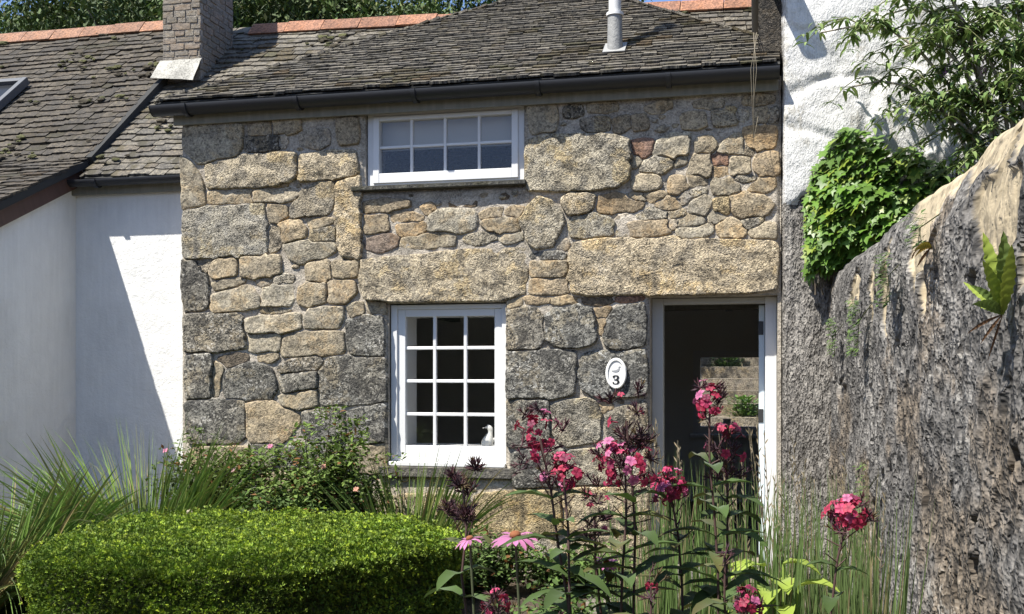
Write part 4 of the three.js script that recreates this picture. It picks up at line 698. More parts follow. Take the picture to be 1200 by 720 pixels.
// ---------- garden wall on the right ----------
const gwX = (z) => 0.5 + 0.04 * z;
{
  const wallT = (z) => 2.2 + 0.05 * fbm(z * 0.9, 3, 1, 3) + 0.03 * fbm(z * 4, 7, 1, 2);
  // bare tan render where the dark crust has come away: centre (z, y), half sizes, tilt
  const PATCH = [[1.4, 1.97, 0.22, 0.1, 0], [2.1, 1.98, 0.2, 0.18, 0], [2.6, 1.85, 0.13, 0.28, 0], [3.35, 2.04, 0.2, 0.22, 0], [3.5, 1.86, 0.07, 0.16, 0], [4.55, 1.98, 0.26, 0.16, 0], [5.5, 2.05, 0.6, 0.2, 0], [4.9, 1.75, 0.12, 0.12, 0]];
  const bare = (z, y) => { let b = 0; const zz = z + 0.12 * fbm(z * 6, y * 2.5, 11, 3), yy = y + 0.22 * fbm(z * 5, y * 1.2, 12, 3); for (const [pz, py, a, c, t] of PATCH) { const dz = zz - pz, dy = yy - py + dz * t; b = Math.max(b, 1 - Math.hypot(dz / a, dy / c)); } b = Math.max(b, sm(2.8, 3.4, z) * (yy - 2.12) * 3); return sm(0.0, 0.09, b); };
  const TW = 2048, TH = 1024, LZ = 7.2, LY = 2.6; // one tile of colour, 7.2 m by 2.6 m along the face
  const rough = (z, y) => 0.05 * fbm(z * 1.3, y * 1.1, 1, 2) + 0.026 * fbm(z * 7, y * 4.6, 2, 3) + 0.024 * fbm(z * 24, y * 13, 5, 3) - 0.1 * sm(0.27, 0.36, fbm(z * 6 + 9, y * 5, 21, 3));
  const big = (a, x, y) => a[(y % S) * S + (x % S)];
  const grain = (x, y) => { const w = big(nW, x, y), w2 = big(nW, (x * 2 + 311) % S, (y * 2 + 97) % S), fine = big(nC, x, Math.floor(y * 0.4)), pit = sm(0.6, 0.68, big(nB, (x + 500) % S, y)) * sm(0.5, 0.6, w2); return [w, w2, fine, pit]; };
  const wallMap = tex(TW, TH, (x, y) => {
    const z = (x / TW) * LZ, h = (y / TH) * LY, [w, w2, fine, pit] = grain(x, y), b = bare(z, h), m = big(nA, x, y);
    const sp = big(nE, x, y), f1 = sm(0.44, 0.5, 0.6 * w2 + 0.4 * fine), f2 = sm(0.52, 0.57, 0.5 * w + 0.5 * big(nF, x, Math.floor(y * 0.5))), f3 = sm(0.57, 0.61, 0.55 * w2 + 0.45 * sp);
    let k = 0.075 + 0.042 * f1 + 0.045 * f2 + 0.1 * (fine - 0.5) + 0.12 * (sp - 0.5) + 0.1 * (m - 0.5);
    k = clamp(k, 0.02, 0.5); const lich = f3 * sm(0.46, 0.56, m) * 0.55, warm = sm(0.5, 0.62, big(nD, x, y)) * 0.16;
    const c = [lerp(k * (1 + warm), 0.32, lich), lerp(k * 0.94, 0.305, lich), lerp(k * (0.86 - warm), 0.275, lich)];
    const tn = 0.85 + 0.35 * (fine - 0.5) + 0.5 * (m - 0.5) - 0.3 * sm(0.56, 0.66, w2); void pit; return [lerp(c[0], 0.46 * tn, b), lerp(c[1], 0.38 * tn, b), lerp(c[2], 0.25 * tn, b)];
  }, true);
  const wallBump = tex(TW, TH, (x, y) => { const [w, w2, fine, pit] = grain(x, y), b = bare((x / TW) * LZ, (y / TH) * LY); const f1 = sm(0.44, 0.5, 0.6 * w2 + 0.4 * fine), sp = big(nE, x, y); return lerp(0.45 + 0.3 * (w - 0.5) + 0.25 * (w2 - 0.5) + 0.16 * f1 + 0.25 * (fine - 0.5) + 0.2 * (sp - 0.5) - 0.5 * pit, 0.5 + 0.12 * (fine - 0.5), b * 0.85); });
  const gw = thing('garden_wall', 'tall weathered render garden wall, grey and crusted with tan bare patches', 'wall');
  const NU = 560, NV = 190, TH2 = 0.2; // face then over the rounded top and down the back
  const g = sheet(NU, NV, (u, v) => {
    const z = lerp(0.02, 7.18, u), T = wallT(z), b = bare(z, Math.min(v / 0.72, 1) * T);
    if (v < 0.72) { const y = (v / 0.72) * T; const rnd = 0.05 * Math.pow(clamp((y - T + 0.25) / 0.25), 2.2); return [gwX(z) - 0.02 * (1 - b) * clamp(y * 4) + rnd - rough(z, y) * (1 - 0.35 * b) * (1 - 0.5 * clamp((y - T + 0.2) / 0.2)), y, z]; }
    const a = ((v - 0.72) / 0.28), w = 0.34; if (a < 0.6) { const q = (a / 0.6) * Math.PI; return [gwX(z) + 0.05 + (w - 0.05) * (1 - Math.cos(q)) / 2 * 1 - 0.4 * rough(z, T) * Math.sin(q), T + 0.07 * Math.sin(q) + 0.03 * fbm(z * 5, a * 4, 3, 3) * Math.sin(q), z]; }
    const q = (a - 0.6) / 0.4; return [gwX(z) + w, T * (1 - q), z];
  }, (u, v) => { const z = lerp(0.02, 7.18, u); return [z / LZ, Math.min(0.99, v < 0.72 ? (v / 0.72) * (2.2 / LY) : 2.2 / LY + (v - 0.72) * 0.5)]; });
  mesh('rendered_face', g, std({ map: wallMap, bumpMap: wallBump, bumpScale: 0.038, roughness: 0.95, side: THREE.DoubleSide }), gw);
  mesh('end', box(gwX(7.18), gwX(7.18) + 0.34, 0, 2.2, 7.16, 7.19), MORTAR, gw);
}

// ---------- back garden, seen through the far window ----------
{
  const st = thing('garden_steps', 'stone garden steps behind the house, seen through the doorway', 'steps', [-0.35, 0, -7.4]);
  const SM = [[0.36, 0.32, 0.26], [0.3, 0.27, 0.22], [0.4, 0.36, 0.3]].map((q) => std({ color: new THREE.Color(...q), map: graniteMap, bumpMap: graniteBump, bumpScale: 0.03 }));
  for (let k = 0; k < 10; k++) mesh('step', box(-2.2, 2.0, 0, 0.5 + 0.19 * k, -0.42 * k - 0.42 - 0.001 * k, -0.42 * k, 0.015), SM[k % 3], st);
  const bank = thing('back_bank', 'grassy bank above the back garden steps', 'bank', [-0.35, 0, -11.7]); mesh('earth', sheet(20, 8, (u, v) => [lerp(-4, 4, u), v * 3.4 + 0.2 * fbm(u * 6, v * 3), -v * 2.2]), std({ color: new THREE.Color(0.08, 0.12, 0.035), map: soilMap, side: THREE.DoubleSide }), bank);
  const LM = leafMat(), r = rng(401);
  for (const [x, y, z, n, lab] of [[-0.2, 0.87, -8.5, 'low', 'green plant on the lower back step seen through the doorway'], [-0.5, 1.62, -10.2, 'mid', 'leafy green plant higher on the back steps seen through the doorway'], [0.35, 1.25, -9.4, 'side', 'green tuft on the back steps beside the open door leaf']]) {
    const o = thing('step_plant', lab, 'plant', [x, y, z]), gb = new GB();
    for (let k = 0; k < 260; k++) { const a = r() * 6.28, e = r(), b = V(Math.cos(a) * 0.25 * r(), 0.3 * r(), Math.sin(a) * 0.2 * r()), c = 0.7 + 0.6 * r(); gb.leaf(b, V(Math.cos(a), 0.4 + e, Math.sin(a)), V(0, 1, 0), 0.09, 0.045, 0.6, [0.1 * c, 0.2 * c, 0.03 * c], { seg: 2 }); }
    gb.build('foliage', LM, o); const sg = new GB(); for (let k = 0; k < 6; k++) sg.tube([V((r() - 0.5) * 0.1, 0, (r() - 0.5) * 0.1), V((r() - 0.5) * 0.3, 0.25, (r() - 0.5) * 0.3)], 0.005, 0.003, [0.08, 0.1, 0.03]); sg.build('stem', LM, o);
  }
  const j = thing('white_jug', 'white jug standing on the far window sill', 'jug', [-0.34, 0.838, -4.38]);
  mesh('body', new THREE.LatheGeometry([[0.0, 0], [0.045, 0], [0.06, 0.03], [0.065, 0.07], [0.05, 0.12], [0.042, 0.15], [0.05, 0.17], [0.044, 0.17], [0.036, 0.15], [0.04, 0.11]].map((q) => new THREE.Vector2(...q)), 24), PAINT, j);
  mesh('handle', new THREE.TorusGeometry(0.045, 0.008, 8, 18, Math.PI).rotateZ(-Math.PI / 2).translate(0.05, 0.09, 0), PAINT, j);
}

// ---------- trees behind the roofs ----------
{
  const TM = leafMat({ transmission: 0.22, roughness: 0.8 }), BARK = std({ vertexColors: true, map: sandMap, bumpMap: sandBump, bumpScale: 0.01 });
  function tree(name, label, x, z, h, rad, seed, dens, leafCol, barkCol, lean = 0) {
    const o = thing(name, label, 'tree', [x, 0, z], 'trees rising behind the roofs'), r = rng(seed), tr = new GB(), cr = new GB();
    const trunkTop = h * 0.5, ends = [];
    const main = []; for (let k = 0; k <= 6; k++) main.push(V(lean * k * 0.12 + 0.12 * fbm(k * 0.6, seed), (trunkTop * k) / 6, 0.12 * fbm(k * 0.6, seed + 5))); tr.tube(main, 0.17, 0.11, barkCol, 9);
    const nl = 7; for (let b = 0; b < nl; b++) {
      const a = b * 2.4 + r(), st = main[4 + (b % 3)].clone(), ln = h * (0.3 + 0.22 * r()), sp = 0.35 + 0.5 * r(), path = [st]; for (let k = 1; k <= 6; k++) { const t = k / 6; path.push(V(st.x + Math.cos(a) * ln * sp * t + 0.16 * fbm(k * 0.8, b, seed), st.y + ln * t * (1.05 - sp * 0.4), st.z + Math.sin(a) * ln * sp * t)); }
      tr.tube(path, 0.085, 0.025, barkCol, 6); ends.push(...path.slice(2));
      for (let q = 0; q < 4; q++) { const s0 = path[2 + q], a2 = r() * 6.28, p2 = [s0]; for (let k = 1; k <= 4; k++) p2.push(V(s0.x + Math.cos(a2) * 0.24 * k + 0.08 * r(), s0.y + 0.2 * k * (0.2 + r()), s0.z + Math.sin(a2) * 0.24 * k)); tr.tube(p2, 0.03, 0.008, barkCol, 4); ends.push(...p2.slice(1)); }
    }
    const clumps = []; for (const e of ends) if (r() < dens) clumps.push([e, 0.28 + 0.4 * r()]);
    for (let k = 0; k < 130 * dens; k++) { const a = r() * 6.28, q = Math.sqrt(r()) * rad * 1.15, y = h * (0.42 + 0.52 * r()); clumps.push([V(Math.cos(a) * q, y, Math.sin(a) * q * 0.8), 0.3 + 0.45 * r()]); }
    for (const [c, R] of clumps) { const tone = 0.55 + 0.8 * r(), n = Math.round(190 * R * R / 0.16); for (let k = 0; k < n; k++) { const d = V(r() - 0.5, r() - 0.5, r() - 0.5).normalize().multiplyScalar(R * Math.cbrt(r())), b = c.clone().add(d), l = tone * (0.75 + 0.5 * r()), yl = r() < 0.12 ? 1.4 : 1; cr.diamond(b, V(r() - 0.5, -0.1 - 0.5 * r(), r() - 0.5).normalize(), V(r() - 0.5, 1, r() - 0.5), 0.1 + 0.05 * r(), 0.04 + 0.025 * r(), [leafCol[0] * l * yl, leafCol[1] * l, leafCol[2] * l]); } }
    tr.build('trunk', BARK, o); cr.build('crown', TM, o);
  }
  const PALE = [0.3, 0.25, 0.19], BROWN = [0.16, 0.13, 0.095], G1 = [0.075, 0.12, 0.03], G2 = [0.05, 0.095, 0.025], G3 = [0.1, 0.14, 0.035];
  tree('broadleaf_tree', 'small dark tree at the far left edge, sky showing beside it', -14.3, -9.2, 8.2, 1.1, 501, 0.7, G2, BROWN);
  tree('broadleaf_tree', 'dense bushy tree above the left half of the terracotta ridge', -12.8, -9.6, 9.2, 1.5, 502, 1.0, G2, PALE);
  tree('pale_trunk_tree', 'tree with pale leaning trunks just left of the chimney', -11.0, -7.6, 8.8, 1.0, 503, 0.16, G1, PALE, 0.5);
  tree('broadleaf_tree', 'dark tree directly behind the chimney', -10.2, -9.8, 9.6, 1.6, 504, 0.9, G2, BROWN);
  tree('slender_tree', 'tree with thin upright stems right of the chimney', -8.6, -9.0, 9.0, 1.5, 505, 0.8, G1, PALE);
  tree('slender_tree', 'light green tree above the middle of the rear ridge', -7.2, -9.6, 8.7, 1.4, 506, 0.75, G3, BROWN);
  tree('slender_tree', 'tree nearest the gap of blue sky left of the cottage roof peak', -6.2, -9.2, 8.2, 1.0, 507, 0.7, G1, PALE);
  tree('broadleaf_tree', 'tree just showing over the left shoulder of the cottage roof peak', -5.0, -10.5, 9.3, 1.3, 508, 0.6, G2, BROWN, 0.2);
}

// ---------- garden plants ----------
const LEAF = leafMat({ roughness: 0.8, specularIntensity: 0.35 }), BLADE = leafMat({ transmission: 0.35 }), PETAL = leafMat({ transmission: 0.35, roughness: 0.65 }), STEM = std({ vertexColors: true, roughness: 0.7 });
const jitter = (c, r, a = 0.3) => { const k = 1 - a / 2 + a * r(); return [c[0] * k, c[1] * k, c[2] * k]; };

{ // clipped box hedge: outline in plan, thousands of small leaves over a closed shell coloured dark for the shaded inside
  const o = thing('box_hedge', 'low clipped box hedge with a flat sunlit top in front of the cottage', 'hedge', [-2.95, 0, 1.95]);
  const plan = [[-1.28, -0.75], [-1.12, 0.45], [-0.78, 0.92], [0.0, 0.93], [0.55, 0.8], [0.72, 0.6], [1.14, -0.15], [1.12, -0.62], [0.6, -1.0], [-0.7, -0.85]];
  const curve = new THREE.CatmullRomCurve3(plan.map((q) => V(q[0], 0, q[1])), true, 'catmullrom', 0.35), N = 160, rim = curve.getSpacedPoints(N).slice(0, N), H = 0.56, r = rng(601);
  const bump = (x, z, y) => 0.15 * fbm(x * 1.7, z * 1.7, y * 1.7, 3) + 0.09 * fbm(x * 7, z * 7, y * 7, 2);
  const surf = (a, v) => { // a round the rim, v: 0 bottom .. 0.5 shoulder .. 1 centre of the top
    const q = rim[Math.floor(a * N) % N], q2 = rim[(Math.floor(a * N) + 1) % N], f = a * N - Math.floor(a * N), x = lerp(q.x, q2.x, f), z = lerp(q.z, q2.z, f), nx = -(q2.z - q.z), nz = q2.x - q.x, nl = Math.hypot(nx, nz), s = v < 0.42 ? 1 : 1 - (v - 0.42) / 0.58, y = v < 0.42 ? (v / 0.42) * (H - 0.085) + 0.02 : H - 0.085 * Math.pow(s, 6);
    const b = bump(x * s, z * s, y), side = v < 0.42 ? 1 : 0.2 * s; return [V(x * s + (nx / nl) * b * side, y + (v < 0.42 ? 0 : b * 0.6), z * s + (nz / nl) * b * side), v < 0.42 ? V(nx / nl, 0.15, nz / nl) : V((nx / nl) * Math.pow(s, 5), 1, (nz / nl) * Math.pow(s, 5)).normalize()];
  };
  const core = sheet(120, 40, (u, v) => { const [p, n] = surf(u % 1, v); return [p.x - n.x * 0.09, p.y - n.y * 0.09, p.z - n.z * 0.09]; }); mesh('inner_shade_shell', core, std({ color: new THREE.Color(0.075, 0.085, 0.035), side: THREE.DoubleSide }), o);  // closed twig-coloured shell, its dark tone stands in for shade between the leaves
  const lg = new GB(); lg.leaf(V(0, 0, 0), V(0, 0, 1), V(0, 1, 0), 0.02, 0.013, 0.3, [1, 1, 1], { seg: 2, fold: 0.3, peak: 0.5 }); lg.leaf(V(0, 0.002, 0.004), V(0.9, 0.5, 0.5), V(0, 1, 0), 0.017, 0.011, 0.3, [0.9, 0.9, 0.9], { seg: 2, fold: 0.3, peak: 0.5 }); lg.leaf(V(0, 0.002, 0.004), V(-0.9, 0.6, 0.4), V(0, 1, 0), 0.017, 0.011, 0.3, [1.05, 1.05, 1.05], { seg: 2, fold: 0.3, peak: 0.5 });
  const n = 110000, im = new THREE.InstancedMesh(lg.geo(), leafMat({ transmission: 0.25, roughness: 0.55 }), n), m = new THREE.Matrix4(), qt = new THREE.Quaternion(), col = new THREE.Color();
  im.name = 'foliage'; im.userData.kind = 'stuff'; im.castShadow = im.receiveShadow = true;
  for (let k = 0; k < n; k++) {
    const top = r() < 0.55, a = r(), v = top ? 1 - Math.sqrt(r()) * 0.58 : r() * 0.44, [p, nn] = surf(a % 1, v), d = (r() - 0.72) * 0.085 + (r() < 0.06 ? 0.05 * r() : 0); p.addScaledVector(nn, d);
    const dir = nn.clone().multiplyScalar(0.8).add(V(r() - 0.5, r() * 0.9 - 0.2, r() - 0.5)).normalize(); qt.setFromUnitVectors(V(0, 0, 1), dir); const s = 0.55 + 0.6 * r(); m.compose(p, qt.multiply(new THREE.Quaternion().setFromAxisAngle(V(0, 0, 1), r() * 6.28)), V(s, s, s)); im.setMatrixAt(k, m);
    const tone = (0.6 + 0.8 * r()) * (1 + 0.6 * fbm(p.x * 2, p.z * 2, p.y * 2) + 0.7 * fbm(p.x * 9, p.z * 9, p.y * 9, 2)), young = sm(0.0, 0.03, d) * r(); col.setRGB(tone * (0.13 + 0.2 * young), tone * (0.21 + 0.2 * young), tone * 0.026); im.setColorAt(k, col);
  }
  o.add(im);
}
{ // tall hedge across the lane behind the viewer, mirrored darkly in the window panes
  const o = thing('lane_hedge', 'tall dark hedge across the lane facing the cottage', 'hedge', [-2, 0, 15]), r = rng(605);
  const g = sheet(60, 16, (u, v) => { const x = lerp(-11, 9, u), a = v * Math.PI, R = 0.25 * fbm(x * 0.8, v * 4, 3, 3); return [x, Math.min(1, Math.sin(a) * 1.5) * 3.4 + R * Math.sin(a), -Math.cos(a) * 1.1 + R]; }); mesh('inner_shade_shell', g, std({ color: new THREE.Color(0.1, 0.095, 0.05), side: THREE.DoubleSide }), o);  // solid twig-coloured shell standing in for the shaded inside of this hedge
  const lv = new GB(); for (let k = 0; k < 16000; k++) { const x = lerp(-11, 9, r()), a = r() * Math.PI, c = jitter([0.06, 0.1, 0.025], r, 0.8); lv.diamond(V(x, Math.min(1, Math.sin(a) * 1.5) * 3.4 + 0.15 * r(), -Math.cos(a) * 1.15 + (r() - 0.5) * 0.5), V(r() - 0.5, r() - 0.3, -r()).normalize(), V(r() - 0.5, 1, 0.2), 0.12, 0.07, c); } const f = lv.build('foliage', LEAF, o); f.userData.kind = 'stuff';
}
function strapClump(name, label, x, z, n, h, spread, col, seed, { wid = 0.022, lean = [0, 0], tips = col, dry = 0.06, droop = 1.3, y = 0, flare = 0.6 } = {}) {
  const o = thing(name, label, 'plant', [x, y, z]), gb = new GB(), r = rng(seed);
  for (let k = 0; k < n; k++) { const a = r() * 6.28, q = Math.sqrt(r()) * spread * 0.35, out = 0.15 + flare * r(), c = r() < dry ? [0.3, 0.24, 0.09] : jitter(col, r, 0.7); gb.leaf(V(Math.cos(a) * q, 0, Math.sin(a) * q), V(Math.cos(a) * out + lean[0], 1.2, Math.sin(a) * out + lean[1]), V(Math.cos(a + 1.2) + 0.01, 0.2, Math.sin(a + 1.2)), h * (0.6 + 0.65 * r()), wid * (0.7 + 0.6 * r()), droop * (0.4 + 0.9 * r()), c, { seg: 7, fold: 0.5, peak: 0.35, tip: r() < 0.25 ? [0.22, 0.22, 0.06] : c }); }
  gb.build('leaves', BLADE, o); return o;
}
strapClump('strap_leaf_clump', 'tall arching strap-leaved clump at the left edge against the white wall', -4.8, 1.85, 800, 0.86, 1.0, [0.15, 0.25, 0.04], 611, { wid: 0.032, droop: 1.6 });
strapClump('strap_leaf_clump', 'lower strap-leaved clump with dry blades beside the left end of the hedge', -4.72, 2.3, 300, 0.62, 0.55, [0.11, 0.18, 0.035], 612, { dry: 0.18, wid: 0.028 });
strapClump('strap_leaf_clump', 'paler fountain of narrow leaves behind the hedge, in front of the white wall', -4.32, 1.0, 1100, 1.02, 1.0, [0.19, 0.29, 0.055], 613, { wid: 0.02, flare: 0.75, droop: 1.5, lean: [0, 0.1] });
strapClump('strap_leaf_clump', 'upright narrow-leaved clump below the ground floor window', -2.45, 0.55, 360, 0.85, 0.5, [0.15, 0.23, 0.04], 614, { wid: 0.018, droop: 0.8 });

function bush(name, label, x, z, rx, rz, h, n, col, seed, bloom) { // stems, leaflets and a few blooms
  const o = thing(name, label, 'bush', [x, 0, z]), r = rng(seed), st = new GB(), lf = new GB(), tips = [];
  for (let k = 0; k < 34; k++) { const a = r() * 6.28, q = Math.sqrt(r()), ex = Math.cos(a) * q * rx, ez = Math.sin(a) * q * rz, hh = h * (0.6 + 0.5 * r()) * (1 - 0.25 * q), path = []; for (let i = 0; i <= 5; i++) { const t = i / 5; path.push(V(ex * t * (0.6 + 0.4 * t), hh * t, ez * t * (0.6 + 0.4 * t))); } st.tube(path, 0.007, 0.003, [0.09, 0.075, 0.04], 4); tips.push(path); }
  for (let k = 0; k < n * 4; k++) { const p = tips[Math.floor(r() * tips.length)], i = 1 + Math.floor(r() * 5), b = p[i].clone().add(V((r() - 0.5) * 0.22, (r() - 0.5) * 0.18, (r() - 0.5) * 0.22)), red = r() < 0.07; lf.leaf(b, V(r() - 0.5, r() * 0.5 - 0.05, r() - 0.3), V(r() - 0.5, 1, r() - 0.5), 0.038 + 0.022 * r(), 0.028, 0.4, red ? [0.2, 0.09, 0.03] : jitter(col, r, 0.8), { seg: 2, fold: 0.3 }); }
  st.build('stems', STEM, o); lf.build('foliage', LEAF, o);
  for (const [bx, by, bz, c] of bloom) { const g = new GB(); for (let k = 0; k < 9; k++) { const a = k * 0.7 + r(); g.leaf(V(0, 0, 0), V(Math.cos(a), 0.5 + 0.3 * (k % 3), Math.sin(a)), V(0, 1, 0), 0.026, 0.026, 0.3, jitter(c, r), { seg: 2, peak: 0.6, fold: 0.2 }); } const m = g.build('flower', PETAL, o); m.position.set(bx, by, bz); m.rotation.x = 0.8; }
  return o;
}
const PINK = [0.62, 0.25, 0.36];
bush('rose_bush', 'low leafy rose bush with a pink bloom at the cottage corner', -4.05, 0.52, 0.42, 0.25, 1.0, 1500, [0.095, 0.14, 0.03], 621, [[-0.28, 0.93, 0.1, PINK], [0.3, 0.8, 0.15, [0.6, 0.4, 0.4]]]);
bush('rose_bush', 'larger leafy rose bush with reddish shoots left of the ground floor window', -3.15, 0.58, 0.55, 0.3, 1.16, 3600, [0.12, 0.18, 0.035], 622, [[-0.3, 0.98, 0.1, PINK], [0.2, 0.86, 0.3, [0.62, 0.35, 0.25]], [0.42, 0.7, 0.25, [0.62, 0.35, 0.25]]]);
bush('low_shrub', 'rounded dark green shrub between the hedge and the rose bushes', -3.35, 0.85, 0.55, 0.22, 0.62, 2400, [0.07, 0.12, 0.025], 623, []);
bush('low_shrub', 'low leafy perennials at the foot of the wall beside the door', -1.25, 0.55, 0.45, 0.25, 0.28, 900, [0.09, 0.15, 0.03], 624, []);
bush('low_shrub', 'green leafy growth at the foot of the wall below the sash window sill', -1.85, 0.75, 0.4, 0.3, 0.36, 900, [0.085, 0.14, 0.03], 625, []);
bush('low_shrub', 'leafy undergrowth behind the coneflowers and phlox stems', -0.85, 2.6, 0.5, 0.4, 0.36, 1200, [0.07, 0.12, 0.025], 626, []);
{ const r = rng(630); for (const [x, z, lab] of [[-4.02, 1.16, 'pale stone lying behind the back left corner of the hedge'], [-3.9, 1.0, 'small pale stone behind the hedge by the narrow leaves']]) { const g = new THREE.IcosahedronGeometry(0.07, 2), p = g.attributes.position; for (let i = 0; i < p.count; i++) { const f = 1 + 0.35 * fbm(p.getX(i) * 14, p.getY(i) * 14, p.getZ(i) * 14 + x); p.setXYZ(i, p.getX(i) * f, p.getY(i) * f * 0.7, p.getZ(i) * f); } g.computeVertexNormals(); metreUV(g); const m = mesh('stone', g, std({ color: new THREE.Color(0.62, 0.56, 0.46), map: sandMap }), scene); m.position.set(x, 0.5, z); m.userData = { label: lab, category: 'stone' }; } }

// ----- phlox -----
const florets = [0, 1, 2].map((k) => { const g = new GB(), r = rng(640 + k); for (let p = 0; p < 5; p++) { const a = (p / 5) * 6.283 + 0.15 * r(); g.leaf(V(0, 0, 0), V(Math.cos(a), 0.18 + 0.2 * r(), Math.sin(a)), V(0, 1, 0), 0.0155, 0.0125, 0.5, [0.45, 0.3, 0.45], { seg: 3, peak: 0.66, fold: 0.3, tip: [1.1, 1.1, 1.1], wave: 0.15 }); } g.tube([V(0, -0.022, 0), V(0, 0, 0)], 0.0016, 0.0022, [0.5, 0.35, 0.4], 5); return g.geo(); });
const calyx = (() => { const g = new GB(); for (let p = 0; p < 5; p++) { const a = (p / 5) * 6.283; g.leaf(V(0, 0, 0), V(Math.cos(a) * 0.5, 1, Math.sin(a) * 0.5), V(Math.cos(a), 0, Math.sin(a)), 0.02, 0.004, -0.1, [1, 1, 1], { seg: 2, peak: 0.3 }); } g.tube([V(0, -0.02, 0), V(0, 0.004, 0)], 0.001, 0.002, [1, 1, 1], 4); return g.geo(); })();
const petalMats = [[0.5, 0.03, 0.085], [0.6, 0.05, 0.15], [0.4, 0.02, 0.07], [0.62, 0.18, 0.34], [0.26, 0.015, 0.07]].map((c) => leafMat({ color: new THREE.Color(...c), transmission: 0.4, roughness: 0.6 }));
const calyxMats = [[0.07, 0.025, 0.03], [0.045, 0.02, 0.028], [0.1, 0.07, 0.03]].map((c) => leafMat({ color: new THREE.Color(...c), transmission: 0.15 }));
function phlox(label, [hx, hy, hz], { seed, bend = [0, 0], fl = 26, cx = 40, head = 0.07, tall = 0.07, leaves = 7, col = [0.05, 0.088, 0.018], stem = [0.06, 0.03, 0.025], big = 1, floretScale = 1 }) {
  const base = V(hx + bend[0], 0, hz + bend[1]), o = thing('phlox_plant', label, 'flower', [base.x, 0, base.z], 'phlox in the flower border'), r = rng(seed), top = V(-bend[0], hy, -bend[1]), path = [];
  for (let k = 0; k <= 10; k++) { const t = k / 10; path.push(V(top.x * t * t + 0.05 * t * fbm(k * 0.35, seed * 3.1), top.y * t, top.z * t * t + 0.05 * t * fbm(k * 0.35, seed * 3.1 + 9))); }
  const sg = new GB(); sg.tube(path, 0.0055, 0.003, stem, 6);
  const at = (t) => { const q = t * 10, i = Math.min(9, Math.floor(q)); return path[i].clone().lerp(path[i + 1], q - i); };
  const tips = []; const nb = 9; for (let b = 0; b < nb; b++) { const a = b * 2.4, s0 = at(0.9 + 0.1 * (b / nb) - tall * 0.3), e = s0.clone().add(V(Math.cos(a) * head * (0.4 + 0.5 * r()), tall * (0.3 + 0.5 * r()), Math.sin(a) * head * (0.4 + 0.5 * r()))); sg.tube([s0, e], 0.002, 0.0013, stem, 4); tips.push(e); }
  sg.build('stem', STEM, o);
  const c = path[10];
  for (let k = 0; k < fl * 1.7; k++) { const u = r() * 2 - 0.7, a = r() * 6.28, d = V(Math.cos(a) * Math.sqrt(1 - Math.min(1, u * u) * 0.8), clamp(u, -1, 1), Math.sin(a) * Math.sqrt(1 - Math.min(1, u * u) * 0.8)); const m = mesh('flower', florets[k % 3], petalMats[Math.floor(Math.pow(r(), 1.5) * 5)], o); m.position.set(c.x + d.x * head * (0.5 + 0.7 * r()), c.y + d.y * tall * (0.5 + 0.8 * r()), c.z + d.z * head * (0.5 + 0.7 * r())); m.quaternion.setFromUnitVectors(V(0, 1, 0), d.add(V((r() - 0.5) * 0.9, 0.2, (r() - 0.5) * 0.9 + 0.25)).normalize()); m.scale.setScalar((0.65 + 0.5 * r()) * floretScale); }
  const knots = Array.from({ length: 9 }, () => { const a = r() * 6.28, q = Math.sqrt(r()); return V(Math.cos(a) * q * head * 0.95, (r() * 2 - 1) * tall, Math.sin(a) * q * head * 0.95); });
  for (let k = 0; k < cx; k++) { const u = r() * 2 - 0.7, a = r() * 6.28, d = V(Math.cos(a), u, Math.sin(a)).normalize(), kn = knots[k % 9], ks = 0.016 + head * 0.16; const m = mesh('calyx', calyx, calyxMats[Math.floor(r() * 2.3)], o); m.position.set(c.x + kn.x + d.x * ks * r(), c.y + kn.y + d.y * ks * r(), c.z + kn.z + d.z * ks * r()); m.quaternion.setFromUnitVectors(V(0, 1, 0), d.add(V(0, 0.5, 0)).normalize()); m.scale.setScalar(0.7 + 0.6 * r()); }
  leaves = Math.round(leaves * 1.4); for (let k = 0; k < leaves; k++) for (const s of [0, 1]) { const t = 0.5 + (0.42 * k) / leaves + 0.02 * r(), p = at(t), a = k * 1.57 + s * Math.PI + seed + (r() - 0.5) * 0.5, cc = jitter(col, r, 0.5); const g = new GB(); g.leaf(V(0, 0, 0), V(Math.cos(a), 0.35 + 0.3 * r(), Math.sin(a)), V(0, 1, 0), big * (0.16 + 0.07 * r()) * (1.1 - 0.55 * (k / leaves)), big * (0.036 + 0.016 * r()), 0.5 + 0.7 * r(), cc, { seg: 6, fold: 0.35, peak: 0.4, tip: r() < 0.3 ? [cc[0] * 1.6, cc[1] * 0.8, cc[2]] : cc, wave: 0.12 }); const m = g.build('leaf', LEAF, o); m.position.copy(p); }
  return o;
}
phlox('tall crimson phlox head nearest the sash window', [-0.55, 1.34, 5.19], { seed: 1, bend: [0.16, 0.02], fl: 14, cx: 50, head: 0.062, tall: 0.085 });
phlox('lower crimson phlox cluster standing on the left of the flowering group', [-0.47, 1.245, 5.2], { seed: 2, bend: [0.05, 0.1], fl: 18, cx: 14, head: 0.05, tall: 0.045 });
phlox('largest crimson phlox head, just left of the door frame', [-0.335, 1.27, 5.14], { seed: 3, bend: [0.0, 0.05], fl: 34, cx: 70, head: 0.085, tall: 0.06, leaves: 8, big: 1.15 });
phlox('brown spent phlox spray with one pink flower rising beside the door frame', [-0.32, 1.385, 5.15], { seed: 4, bend: [0.02, -0.02], fl: 2, cx: 80, head: 0.05, tall: 0.075, leaves: 4 });
phlox('pink phlox head in front of the left door post', [-0.215, 1.2, 5.0], { seed: 5, bend: [0.03, 0.02], fl: 26, cx: 20, head: 0.05, tall: 0.045, leaves: 8 });
